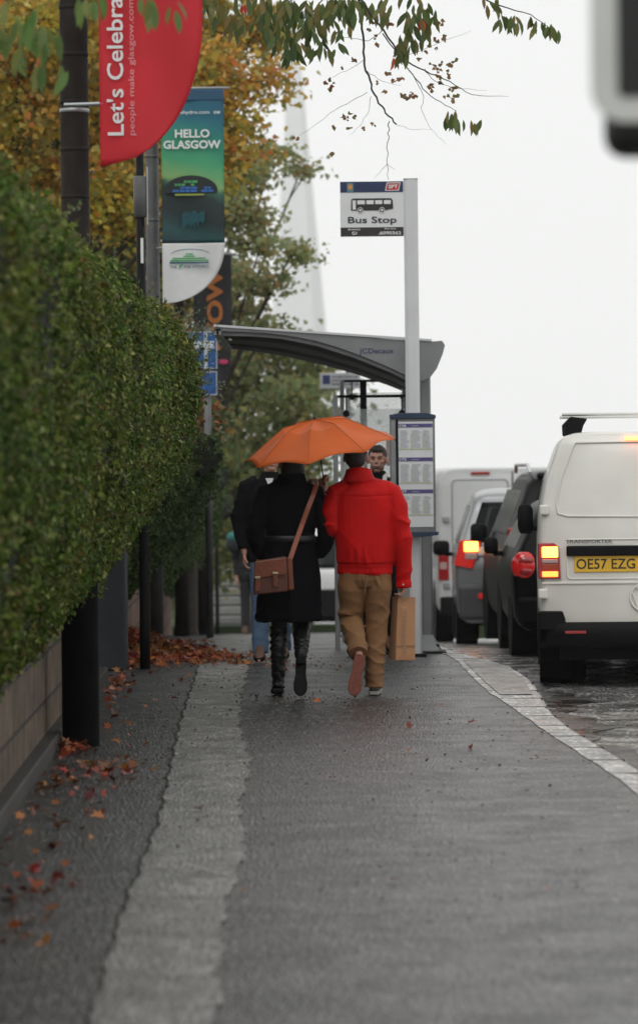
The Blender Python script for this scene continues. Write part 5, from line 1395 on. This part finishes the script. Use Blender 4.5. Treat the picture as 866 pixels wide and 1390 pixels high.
# --- men beyond
def simple_man(label, loc, face, J, jacket, jm, tm, hands, collar=None, hair_m=None, extra=None, hairlen=False, zhem=.80, beard=None):
    r = person(label, 'person', loc)
    me, at, Mh = base_body(J, face, hands=hands); link('body', me, M_skin, r)
    hairpiece(r, at, Mh, m=hair_m, front=True)
    mb = MB(); n = Vector(J['neck'])
    tube(mb, [n + Vector((0, 0, .055)), n + Vector((0, 0, .01)), n - Vector((0, 0, .03)), n - Vector((0, 0, .06)), Vector(J['chest']) + Vector((0, 0, .08)), J['chest'], (J['pelvis'][0], 0, 1.1), (J['pelvis'][0], 0, zhem + .04), (J['pelvis'][0], 0, zhem)],
         [(.072, .070), (.082, .084), (.088, .12), (.11, .165), (.135, .205), (.14, .21), (.135, .19), (.145, .20), (.13, .19)], 24, up=(0, 1, 0))
    for sd, sx in (('L', -1), ('R', 1)):
        a, b, c = Vector(J['sh' + sd]), Vector(J['el' + sd]), Vector(J['wr' + sd])
        tube(mb, [n.lerp(a, .5), a, a.lerp(b, .5), b, b.lerp(c, .5), b.lerp(c, .93)], [.078, .082, .075, .068, .058, .05], 16)
    me = remesh(mb, .010, 3, folds([((.3, .2, 1), 40, .005, None, 0), ((1, 0, .3), 24, .004, None, 0)])); link(jacket, me, jm, r)
    mb = MB()
    tube(mb, [(J['pelvis'][0], 0, .93), (J['pelvis'][0], 0, .76)], [(.12, .17), (.11, .17)], 20, up=(0, 1, 0))
    for sd in 'LR':
        h, k, a = Vector(J['hip' + sd]), Vector(J['kn' + sd]), Vector(J['an' + sd])
        tube(mb, [h, h.lerp(k, .5), k, k.lerp(a, .5), a - Vector((0, 0, .02))], [.095, .088, .075, .070, .070], 16)
    me = remesh(mb, .010, 2, folds([((.3, .2, 1), 50, .005, lambda co: np.clip((.7 - co[:, 2]) / .2, 0, 1), 0)])); link('trousers', me, tm, r)
    for sd in 'LR':
        a, t = Vector(J['an' + sd]), Vector(J['to' + sd])
        shoe(r, a, t, mat('brown_shoe', (.10, .045, .025), .5), M_black, lens=.28)
    return r, at
fy = -1
def stand(dx=0, stride=.12, arms=.24):
    return dict(head=(dx, -.02, 1.665), neck=(dx, 0, 1.50), chest=(dx, 0, 1.30), pelvis=(dx, 0, .93), shL=(dx - .185, 0, 1.42), shR=(dx + .185, 0, 1.42),
                elL=(dx - arms, .03, 1.14), elR=(dx + arms, .03, 1.14), wrL=(dx - arms + .02, -.04, .88), wrR=(dx + arms - .02, -.04, .88), hipL=(dx - .09, 0, .90), hipR=(dx + .09, 0, .90),
                knL=(dx - .09, -.05, .50), knR=(dx + .09, .02, .50), anL=(dx - .09, -stride, .09), anR=(dx + .09, stride, .10), toL=(dx - .10, -stride - .19, .015), toR=(dx + .10, stride - .19, .02))
J = stand(0, .14, .255); J['head'] = (.01, -.02, 1.665); J['elL'] = (-.265, .03, 1.16); J['wrL'] = (-.215, -.03, .90); J['elR'] = (.25, 0, 1.14)
lx = P(369, 893, 31.4).x
r_, at = simple_man('man in a black jacket and blue jeans, mostly hidden behind the woman', (lx, 31.4, 0), (.1, -1), J, 'jacket', mat('black_jacket', (.006, .006, .007), .9, 0, .1, spec=.08), mat('blue_denim', (.055, .10, .17), .8, 0, .25, 10, bump=.2),
           [((-.213, -.035, .88), (-.02, -.1, -1), (1, 0, 0), (0, -1, 0), .5), ((.23, -.04, .88), (.02, -.1, -1), (-1, 0, 0), (0, -1, 0), .5)])
MB().prism([(-.035, 1.50), (.03, 1.50), (.012, 1.445), (-.012, 1.445)], -.125, -.10).build('shirt_collar', M_text_w, r_)
J = stand(0, .03, .24); fx_ = P(515, 893, 32.6).x
J['head'] = (0, -.02, 1.645); J['neck'] = (0, 0, 1.50)
face_man, at = simple_man('man with short hair and stubble facing the camera by the timetable', (fx_, 32.6, 0), (-.12, -1), J, 'jacket', mat('charcoal_jacket', (.008, .008, .009), .9, spec=.1), mat('dark_trousers', (.007, .007, .008), .9, spec=.1),
           [((-.22, -.05, .86), (0, -.1, -1), (1, 0, 0), (0, -1, 0), .5), ((.22, -.05, .86), (0, -.1, -1), (-1, 0, 0), (0, -1, 0), .5)], hair_m=mat('brown_hair', (.035, .022, .016), .7, 0, .3, 80, bump=.5, bscale=160))
c = lambda a, b, h: at(a, b, h)
for sx in (-1, 1):
    MB().ball(c(.030 * sx, .077, .008), (.010, .005, .004)).build('eye', mat('eye_dark', (.02, .016, .014), .25), face_man, smooth=True)
    MB().tube([c(.014 * sx, .094, .024), c(.034 * sx, .090, .030), c(.052 * sx, .076, .024)], [.002, .0028, .0015], 6).build('eyebrow', M_hair, face_man)
MB().tube([c(-.024, .094, -.056), c(0, .099, -.054), c(.024, .094, -.056)], [.0025, .005, .0025], 6).build('mouth', mat('lip', (.20, .07, .055), .5), face_man, smooth=True)
mb = MB(); mb.ball(c(0, .022, -.060), (.0615, .070, .050)); me = remesh(mb, .006, 1)
link('stubble', me, mat('stubble', (.15, .085, .065), .7, 0, .3, 200), face_man)
MB().prism([(.03, 1.42), (.075, 1.46), (.085, 1.54), (.045, 1.51)], -.13, -.10).build('shirt_collar', M_text_w, face_man)
J = stand(0, .16, .23); dd = 58.0; zx = P(337, 845, dd).x
r_, at = simple_man('far off person in dark clothes left of the black jacket man, teal bag', (zx + .05, dd, zp(dd)), (.1, -1), J, 'jacket', mat('far_dark_jacket', (.007, .007, .008), .8), mat('far_dark_trousers', (.007, .007, .008), .8),
           [((-.21, -.04, .86), (0, -.1, -1), (1, 0, 0), (0, -1, 0), .5), ((.21, -.04, .86), (0, -.1, -1), (-1, 0, 0), (0, -1, 0), .5)])
tq = P(317, 752, dd - .1)
tb = empty('shoulder_bag', tq, 'teal topped dark shoulder bag carried by the far off person', 'bag')
mb = MB(); mb.ball((0, 0, .16), (.11, .08, .15)); mb.build('bag_body', mat('bag_black', (.015, .02, .022), .7), tb, smooth=True)
mb = MB(); mb.ball((.01, 0, .25), (.112, .083, .09)); mb.build('bag_top', mat('bag_teal', (.02, .16, .15), .6), tb, smooth=True)

# ------------------------------------------------------------------ trees
M_bark = mat('bark', (.045, .035, .028), .85, 0, .35, 12, bump=.6, bscale=40)
def tree(name, label, base, th, blobs, nleaf, ls, stops, seed, tr_r=.16, shape='maple', group=None, clump=.16, nclump=26, trans=.3, fill=1.0):
    g = np.random.default_rng(seed); base = Vector(base)
    root = empty(name, base, label, 'tree', group)
    mb = MB(); top = Vector((0, 0, th)); mb.tube([(0, 0, -.3), (0, 0, .1), (.03, 0, th * .5), top], [tr_r * 1.5, tr_r, tr_r * .85, tr_r * .7], 12)
    mb.build('trunk', M_bark, root, smooth=True)
    lm = MB(); pos = []; tot = sum(b[1][0] * b[1][2] for b in blobs)
    for c_, r_ in blobs:
        c_ = Vector(c_) - base; s0 = Vector((0, 0, th * g.uniform(.75, 1)))
        m_ = s0.lerp(c_, .5) + Vector((0, 0, .15))
        lm.tube([s0, m_, c_], [tr_r * .30, tr_r * .17, tr_r * .06], 7)
        k = max(5, int(nclump * (r_[0] * r_[2]) / tot * len(blobs)))
        for q in range(k):
            v = g.normal(size=3); v /= np.linalg.norm(v); cc = np.array(c_) + v * np.array(r_) * g.uniform(.35, 1.0) ** .6
            if q % 3 == 0: lm.tube([m_.lerp(c_, .8), Vector(cc)], [tr_r * .05, .005], 5)
            n_ = int(nleaf * (r_[0] * r_[2]) / tot / k)
            sc = clump * g.uniform(.6, 1.4)
            pos.append(cc + g.normal(size=(n_, 3)) * np.array([sc, sc, sc * .6]))
    pos = np.concatenate(pos)
    lm.build('limbs', M_bark, root)
    leaves_mesh('crown', pos, g.normal(size=(len(pos), 3)) * .5 + np.array([0, -.2, .6]), ls * (.55 + .9 * g.random(len(pos))), leafmat(label[:12] + str(seed), stops, .5, trans), root, shape, .6, .3, seed=seed)
    return root
def BL(lst, d, dj=1.2, seed=1):
    g = np.random.default_rng(seed); o = []
    for px, py, rx, rz in lst:
        dd = d + g.uniform(-dj, dj); s_ = dd / F
        o.append((P(px, py, dd), (rx * s_, max(rx, rz) * s_ * .9, rz * s_)))
    return o
YEL = [(.62, .40, .05), (.52, .38, .06), (.30, .30, .07), (.74, .48, .08), (.60, .23, .04), (.22, .25, .07), (.80, .60, .18), (.16, .19, .05), (.64, .42, .06)]
d = 46
tree('maple_tree', 'tall tree with yellow and orange autumn leaves behind the banners', (P(-10, 600, d).x, d, zp(d)), 3.0,
     BL([(30, 60, 80, 80), (20, 180, 70, 70), (110, 30, 70, 60), (150, 140, 80, 90), (160, 260, 60, 70), (60, 280, 70, 60), (230, 60, 70, 70), (290, 120, 55, 65), (330, 60, 50, 45), (290, 210, 50, 60), (352, 120, 40, 26), (325, 190, 30, 26), (240, 170, 60, 60), (250, -40, 90, 60), (60, -60, 100, 70)], d, 1.5, 3),
     30000, .085, YEL, 21, clump=.19, nclump=30, trans=.5)
d = 52
GRN = [(.26, .32, .14), (.32, .37, .18), (.20, .26, .12), (.40, .41, .18), (.44, .33, .14), (.30, .33, .18)]  # leaf colours lightened to stand in for distance haze
tree('lime_tree', 'green turning brown tree reaching toward the pale tower', (P(250, 600, d).x, d, zp(d)), 2.2,
     BL([(368, 215, 30, 14), (408, 232, 22, 8), (330, 235, 38, 26), (355, 330, 34, 16), (395, 345, 24, 12), (345, 300, 30, 14), (305, 300, 34, 40), (330, 380, 34, 18), (372, 385, 26, 8), (285, 250, 30, 34), (318, 425, 34, 22), (365, 437, 26, 7), (300, 370, 26, 30)], d, 1.0, 5),
     7000, .085, GRN, 22, clump=.13, nclump=13, trans=.55)
d = 64
GR2 = [(.19, .24, .10), (.24, .29, .12), (.13, .18, .07), (.34, .31, .12), (.28, .31, .16), (.44, .35, .10)]  # haze paleness mixed into these leaf colours
tree('sycamore_tree', 'broad mid green blurred tree under the shelter roof edge', (P(350, 700, d).x, d, zp(d)), 1.6,
     BL([(290, 500, 50, 50), (350, 480, 55, 45), (410, 510, 45, 50), (440, 560, 30, 50), (390, 560, 40, 40), (320, 560, 50, 40), (280, 600, 45, 50), (340, 620, 50, 50), (300, 680, 60, 50), (380, 640, 40, 40), (420, 610, 30, 40), (335, 735, 30, 35), (290, 740, 40, 50)], d, 1.5, 7),
     13000, .12, GR2, 23, clump=.24, nclump=22, trans=.55)
d = 40
tree('rowan_tree', 'small bush of green and red leaves behind the blue signs', (wallx(d) - .35, d + 0, zp(d)), 1.2,
     BL([(255, 560, 30, 50), (275, 610, 26, 40), (285, 560, 20, 30), (240, 470, 30, 40)], d + 1.5, .6, 9), 4500, .06, [(.07, .10, .03), (.10, .13, .04), (.35, .08, .02), (.06, .09, .03), (.09, .11, .04)], 24, tr_r=.05, clump=.1, nclump=12)
# dark evergreen mass behind the big hedge and behind everything on the left
d = 60
tree('copper_tree', 'dark dull tree filling the gaps behind the yellow leaves at the far left', (P(60, 640, d).x, d, zp(d)), 3.0,
     BL([(0, 100, 110, 110), (110, 150, 110, 110), (60, 280, 110, 100), (190, 280, 60, 80), (200, 130, 70, 90), (30, -40, 110, 80), (180, -20, 100, 70), (210, 380, 60, 70), (120, 380, 80, 60)], d, 2, 11), 30000, .15, [(.08, .11, .04), (.13, .15, .05), (.28, .22, .06), (.40, .28, .06), (.09, .12, .05)], 25, clump=.35, nclump=22)

# cherry tree whose boughs hang into the top of the view
dC = 27.0; cb = Vector((-3.3, 26.0, 0))
ch = empty('cherry_tree', cb, 'cherry tree behind the hedge whose thin drooping branches cross the top of the sky', 'tree')
MB().tube([cb * 0, (0, 0, 1.2), (.1, 0, 2.6), (.3, .2, 4.2)], [.22, .17, .15, .12], 14).build('trunk', M_bark, ch, smooth=True)
hi = Vector((.3, .2, 4.2)); lm = MB()
def bough(pts, r0, r1): lm.tube([Vector(p) - cb if p[1] > 20 else Vector(p) for p in pts], list(np.linspace(r0, r1, len(pts))), 8)
lm.tube([hi, P(60, -140, 26.2) - cb, P(230, -150, 26.6) - cb, P(400, -90, 27) - cb, P(470, -40, 27) - cb, P(488, 0, 27) - cb], [.10, .075, .055, .035, .02, .012], 10)
lm.tube([P(400, -90, 27) - cb, P(520, -110, 27) - cb, P(640, -60, 27) - cb], [.035, .02, .010], 8)
lm.tube([P(60, -140, 26.2) - cb, P(20, -80, 19) - cb, P(60, -50, 16.5) - cb, P(240, -50, 16.5) - cb], [.05, .03, .02, .01], 8)
lm.tube([P(230, -150, 26.6) - cb, P(330, -60, 26.6) - cb, P(420, -20, 26.6) - cb], [.03, .018, .01], 8)
lm.build('limbs', M_bark, ch, smooth=True)
tw = MB()
def twig(pix, r0, r1, d=dC, wig=1.6, sub=4):
    pts = []
    for (a, b), (c_, e) in zip(pix, pix[1:]):
        for k in range(sub): t = k / sub; pts.append(P(a + (c_ - a) * t + rnd.uniform(-wig, wig), b + (e - b) * t + rnd.uniform(-wig, wig) * .5, d) - cb)
    pts.append(P(*pix[-1], d) - cb)
    tw.tube(pts, list(np.linspace(r0, r1, len(pts))), 6)
twig([(486, -5), (491, 30), (493, 62), (497, 95), (505, 120), (512, 135), (524, 152), (538, 168)], .010, .006)
twig([(528, 164), (527, 185), (525, 215), (527, 243)], .004, .0018)
twig([(527, 222), (516, 232), (508, 242)], .0018, .0008); twig([(527, 222), (536, 230)], .0015, .0008)
twig([(488, -5), (520, 40), (545, 78), (575, 95), (612, 110), (640, 128), (690, 130)], .009, .0012)
twig([(575, 92), (590, 110), (615, 118), (660, 122)], .003, .0008); twig([(520, 45), (560, 100), (580, 125), (605, 142), (620, 150)], .005, .002)
twig([(640, -62), (650, -5), (680, 8), (720, 18), (750, 40)], .008, .002)
twig([(500, 125), (470, 140), (445, 155), (425, 172), (405, 185)], .0022, .0008); twig([(505, 130), (500, 150), (488, 170), (475, 182)], .002, .0008)
twig([(495, 80), (470, 95), (445, 108)], .002, .0008); twig([(560, 100), (575, 130), (572, 150), (585, 175), (605, 195)], .0025, .0008)
twig([(545, 78), (590, 60), (640, 40)], .002, .0007); twig([(538, 168), (560, 175), (585, 175)], .0015, .0007); twig([(497, 95), (520, 110), (545, 115)], .002, .0008)
twig([(470, -40), (420, 20), (380, 40)], .006, .002, 26.6); twig([(420, -20), (370, 20), (340, 30)], .005, .002, 26.6); twig([(330, -60), (300, -10), (285, 30)], .005, .002, 26.6)
twig([(450, -30), (440, 30), (445, 60)], .004, .0015); twig([(520, 40), (500, 55), (470, 50), (440, 55)], .003, .001)
tw.build('twigs', mat('twig_dark', (.05, .05, .04), .8), ch)
# hanging long leaves: clusters given by pixel centre, spread, count, distance
def hang(lst, nm, stops, size, seed, shape='long', droop=2.2, jit=.9):
    g = np.random.default_rng(seed); pos, sz = [], []
    for px, py, sx, sy, n_, d in lst:
        for k in range(n_):
            pos.append(P(px + g.uniform(-sx, sx), py + g.uniform(-sy, sy), d + g.uniform(-.25, .25)) - cb); sz.append(size * g.uniform(.75, 1.2))
    pos = np.array([tuple(p) for p in pos]); n_ = len(pos)
    nrm = np.stack([g.normal(size=n_) * .6, -np.ones(n_), g.normal(size=n_) * .2], 1)
    # point leaves down: custom frame
    d_ = nrm / np.linalg.norm(nrm, axis=1)[:, None]
    t = np.stack([g.normal(size=n_) * .38, g.normal(size=n_) * .2, -np.ones(n_)], 1); t -= d_ * (t * d_).sum(1)[:, None]; t /= np.linalg.norm(t, axis=1)[:, None]
    b = np.cross(d_, t); s = np.array(sz)[:, None]
    tpl = [(0, 0, 0), (.18, .10, .5), (.42, .155, 1), (.70, .12, 1), (1.0, 0, -.8), (.70, -.12, 1), (.42, -.155, 1), (.18, -.10, .5)]
    V = np.concatenate([(pos + t * (a * s) + b * (c_ * s) + d_ * (h * .07 * s))[:, None] for a, c_, h in tpl], 1)
    k = len(tpl); me = bpy.data.meshes.new(nm); me.vertices.add(n_ * k); me.vertices.foreach_set('co', V.ravel())
    me.loops.add(n_ * k); me.loops.foreach_set('vertex_index', np.arange(n_ * k, dtype=np.int32)); me.polygons.add(n_); me.polygons.foreach_set('loop_start', np.arange(0, n_ * k, k, dtype=np.int32))
    try: me.polygons.foreach_set('loop_total', np.full(n_, k, dtype=np.int32))
    except Exception: pass
    me.update(calc_edges=True)
    return link(nm, me, leafmat(nm + str(seed), stops, .45, .30), ch)
CHG = [(.07, .11, .025), (.11, .15, .04), (.045, .075, .02), (.15, .16, .045), (.22, .15, .04)]
hang([(450, 16, 34, 24, 44, 26.7), (420, 44, 18, 26, 26, 26.5), (382, 28, 20, 34, 32, 26.4), (350, 10, 18, 28, 22, 26.2), (400, 8, 50, 10, 30, 26.4), (300, 8, 28, 20, 26, 26), (322, 26, 10, 14, 8, 26), (470, 6, 25, 12, 16, 27), (560, 35, 26, 18, 26, 27), (552, 62, 14, 12, 12, 27),
      (540, 5, 40, 14, 22, 27), (585, 15, 14, 14, 10, 27), (445, 60, 16, 8, 9, 26.6), (392, 62, 12, 10, 9, 26.4), (500, 8, 30, 10, 10, 27)], 'hanging_leaves', CHG, .125, 51)
hang([(672, 0, 22, 6, 10, 27), (684, 22, 9, 5, 5, 27), (708, 24, 14, 6, 9, 27), (735, 32, 14, 6, 8, 27), (755, 36, 7, 4, 4, 27), (614, 152, 7, 4, 6, 27), (625, 160, 8, 5, 5, 27), (645, 165, 13, 4, 6, 27)], 'hanging_leaves', CHG, .115, 52)
hang([(15, 20, 34, 24, 22, 16.5), (55, 50, 30, 18, 10, 16.5), (120, -4, 36, 8, 9, 16.5), (205, -2, 22, 10, 6, 16.5), (236, 8, 10, 8, 3, 16.5), (92, 92, 10, 6, 2, 16.5), (40, 85, 26, 10, 4, 16.5)], 'near_hanging_leaves', [(.10, .18, .04), (.14, .22, .05), (.07, .13, .03), (.20, .20, .05), (.09, .15, .04)], .12, 53)
SM = [(.26, .13, .04), (.20, .14, .05), (.12, .12, .04), (.34, .12, .04), (.16, .10, .04)]
g = np.random.default_rng(61); pos = []
for px, py in [(448, 118), (443, 112), (450, 110), (401, 189), (449, 210), (492, 173), (507, 167), (470, 160), (475, 155), (466, 158), (455, 172), (474, 172), (480, 157), (514, 110), (520, 125), (530, 100), (526, 98), (535, 108), (540, 107), (545, 108), (547, 128), (552, 130), (558, 128), (563, 132), (560, 126), (590, 32), (598, 30), (592, 55), (594, 65), (600, 52), (605, 48), (585, 85), (590, 90), (600, 85), (605, 95), (598, 105), (592, 100), (610, 102), (618, 118), (612, 122), (620, 128), (606, 130), (615, 135), (600, 110), (596, 95), (585, 115), (588, 120), (610, 88), (618, 84), (575, 70), (570, 82), (580, 60), (510, 50), (530, 30), (455, 45), (480, 80), (464, 92), (500, 40), (505, 30), (512, 60), (470, 30)]:
    for k in range(3 if g.random() < .5 else 2): pos.append(tuple(P(px + g.uniform(-3, 3), py + g.uniform(-3, 3), 27 + g.uniform(-.1, .1)) - cb))
pos = np.array(pos)
leaves_mesh('small_round_leaves', pos, np.stack([g.normal(size=len(pos)) * .5, -np.ones(len(pos)), g.normal(size=len(pos)) * .5], 1), .038 * (.6 + .6 * g.random(len(pos))), leafmat('small_round', SM, .5, .3), ch, 'maple', .4, seed=62)
hang([(571, 24, 3, 2, 2, 26.9), (537, 78, 3, 3, 2, 26.9), (330, 5, 10, 5, 2, 26), (60, 70, 12, 8, 2, 17.5)], 'red_leaves', [(.42, .05, .02), (.5, .09, .03)], .09, 55)
# crown above the frame so that the tree is whole
g = np.random.default_rng(71); pos = []
for k in range(60):
    c_ = np.array([g.uniform(-1.6, 2.6), g.uniform(-2.2, 2.2), g.uniform(5.9, 8.2)])
    pos.append(c_ + g.normal(size=(70, 3)) * .28)
pos = np.concatenate(pos)
leaves_mesh('crown', pos, g.normal(size=(len(pos), 3)) + np.array([0, 0, .6]), .12 * (.6 + .6 * g.random(len(pos))), leafmat('cherry_crown', CHG, .45, .3), ch, 'long', .6, .8, seed=63)

# ------------------------------------------------------------------ distance: steps, embankment, tower
d = 66.0
st = empty('stone_steps', (P(318, 850, d).x, d, zp(d)), 'pale distant stone steps below the greenery at the end of the pavement', 'steps')
M_step = mat('pale_stone', (.30, .30, .29), .7, 0, .1); M_step2 = mat('grey_stone', (.17, .17, .165), .7, 0, .1)
for k in range(6):
    MB().box(-.55, 1.25, k * .34, 2.3, .18 + k * .155, .18 + k * .155 + .115).build('step', M_step, st, bevel=.01)
    MB().box(-.54, 1.24, k * .34 + .03, 2.3, .18 + k * .155 - .04, .18 + k * .155).build('riser', M_step2, st)
tag(MB().box(-4, 3, d - 1.2, d - .6, zp(d) - .3, zp(d) + .19).build('grass_verge', mat('dark_grass', (.03, .045, .015), .9, 0, .3)), kind='structure')
bd = 95.0
g = np.random.default_rng(91)
tree('far_hedge_tree', 'hazy far greenery behind the steps and the shelter', (P(380, 760, bd).x, bd, zp(bd)), 1.0,
     BL([(250, 700, 60, 60), (320, 690, 50, 50), (390, 700, 45, 50), (300, 780, 60, 40), (370, 770, 50, 50), (260, 800, 60, 50), (430, 720, 20, 50)], bd, 3, 13), 12000, .2, [(.10, .13, .05), (.14, .16, .06), (.20, .19, .07), (.12, .14, .07)], 26, clump=.4, nclump=24)
dt = 820.0
tq = P(405, 850, dt)
tw_r = empty('tower', (tq.x, dt, -18), 'tall tapering tower in the mist behind the trees, its fading painted as pale colour', 'tower')
M_tow = mat('mist_pale_tower', (.88, .89, .90), .6, 0, .03)  # most of the mist's fading is painted into this pale colour
def lv(py, pl, pr):
    a, b = P(pl, py, dt), P(pr, py, dt); return a.z + 18, (a.x + b.x) / 2 - tq.x, (b.x - a.x) / 2
lev = [lv(60, 388, 404), lv(110, 390, 411), lv(250, 382, 424), lv(440, 369, 442), lv(560, 360, 452)]
lev.append((0.5, lev[-1][1], lev[-1][2] * 1.15))
MB().loft([[Vector((cx + hw_ * a, hw_ * b, z)) for a, b in ((-1, -1), (.55, -1), (1, -.4), (1, 1), (-1, 1))] for z, cx, hw_ in lev]).build('shaft', M_tow, tw_r)
lv0 = lev[0]
MB().loft([[Vector((lv0[1] + lv0[2] * 1.2 * k * a, lv0[2] * 1.2 * k * b, lv0[0] + z)) for a, b in ((-1, -1), (1, -1), (1, 1), (-1, 1))] for k, z in ((1, 0), (1.1, 3), (.9, 6), (.1, 16))]).build('head', M_tow, tw_r)

# ------------------------------------------------------------------ fallen leaves and litter
LF = [(.42, .10, .02), (.50, .15, .03), (.24, .05, .015), (.14, .032, .012), (.34, .085, .02), (.08, .025, .012), (.26, .06, .018), (.38, .12, .03), (.05, .02, .01), (.10, .03, .013)]
g = np.random.default_rng(31); pos = []; 
def pile(px, py, sx, sy, n_, h):
    for k in range(n_):
        a, b = g.normal() * sx, g.normal() * sy
        q = G(px + a, py + b); q.z = zp(q.y)
        if q.x < wallx(q.y) + .09: q.x = wallx(q.y) + .09 + g.random() * .1
        e = math.exp(-(a / sx) ** 2 / 2 - (b / sy) ** 2 / 2)
        pos.append((q.x, q.y, q.z + .012 + g.random() * h * e))
pile(172, 882, 24, 8, 1600, .20); pile(235, 887, 28, 7, 1000, .09); pile(190, 895, 30, 6, 500, .06); pile(285, 896, 30, 4, 260, .04); pile(205, 872, 20, 6, 500, .12); pile(250, 862, 16, 4, 40, .02)
pile(95, 1018, 16, 7, 70, .04); pile(150, 1046, 22, 6, 34, .015); pile(158, 930, 12, 12, 60, .015); pile(75, 1070, 40, 16, 40, .01); pile(360, 900, 60, 5, 60, .012)
for k in range(230):
    px, py = g.uniform(0, 260), g.uniform(905, 1290)
    if px > 60 + (1290 - py) * .55: continue
    q = G(px, py)
    if q.x < wallx(q.y) + .1: continue
    pos.append((q.x, q.y, .014))
for px, py in [(535, 1201), (555, 988), (556, 1022), (566, 1156), (788, 1160), (560, 940), (640, 1018), (720, 1035), (452, 1060), (50, 1162), (48, 1185), (160, 930), (112, 1130), (640, 985), (742, 1212), (430, 955), (600, 960), (330, 1215), (270, 1103), (760, 960), (790, 1000)]:
    q = G(px, py); pos.append((q.x, q.y, .014))
pos = np.array(pos)
fl_ = leaves_mesh('fallen_leaves', pos, g.normal(size=(len(pos), 3)) * .35 + np.array([0, -.15, 1]), .058 * (.5 + .9 * g.random(len(pos))), leafmat('fallen_leaf', LF, .42, .1), None, 'lobed', .3, seed=32, curl=.22)
tag(fl_, 'orange brown fallen leaves heaped by the posts and scattered on the pavement', 'leaves', kind='stuff')
# a smear of small bits: twigs, crushed leaf crumbs
pos = []
for px, py, sx, sy, n_ in ((400, 950, 50, 5, 260), (320, 925, 60, 12, 160), (440, 905, 90, 6, 260), (500, 1000, 200, 60, 260), (760, 1000, 60, 40, 70), (200, 1000, 60, 60, 260), (560, 1150, 200, 90, 120)):
    for k in range(n_):
        q = G(px + g.normal() * sx, max(860, py + g.normal() * sy)); q.z = zp(q.y)
        if wallx(q.y) + .1 < q.x < ki(q.y): pos.append((q.x, q.y, q.z + .011))
pos = np.array(pos)
tag(leaves_mesh('leaf_crumbs', pos, g.normal(size=(len(pos), 3)) * .2 + np.array([0, 0, 1]), .016 * (.4 + 1.3 * g.random(len(pos))), leafmat('crumb', [(.10, .035, .02), (.03, .02, .015), (.16, .09, .04), (.02, .02, .02)], .6, 0), None, 'quad', .3, seed=33), 'tiny dark crumbs and bits lying on the wet pavement', 'litter', kind='stuff')
for (px, py, w_, lab) in ((158, 894, .05, 'crumpled white paper scrap among the leaves near the slim post'), (255, 880, .06, 'small white litter piece at the back edge of the leaf pile')):
    q = G(px, py); mb = MB(); mb.ball((0, 0, 0), (w_, w_ * .6, w_ * .35), nu=9, nv=6)
    mb.v = [(v[0] + g.normal() * .006, v[1] + g.normal() * .006, max(-.01, v[2] + g.normal() * .006)) for v in mb.v]
    o = mb.build('paper_scrap', M_text_w); o.location = (q.x, q.y, .06 if px < 200 else .03); tag(o, lab, 'litter')

# ------------------------------------------------------------------ mist in the air
HAZE = 0.00026
if HAZE:
    hz = MB().box(-160, 160, -20, 900, -20, 150).build('haze', None)
    m = bpy.data.materials.new('haze_air'); m.use_nodes = True; n = m.node_tree.nodes; l = m.node_tree.links
    n.remove(n['Principled BSDF']); v = n.new('ShaderNodeVolumePrincipled'); v.inputs['Color'].default_value = (.95, .96, .97, 1); v.inputs['Density'].default_value = HAZE; v.inputs['Anisotropy'].default_value = 0
    l.new(v.outputs[0], n['Material Output'].inputs['Volume']); hz.data.materials.append(m); tag(hz, 'pale mist in the air', 'haze', kind='stuff')
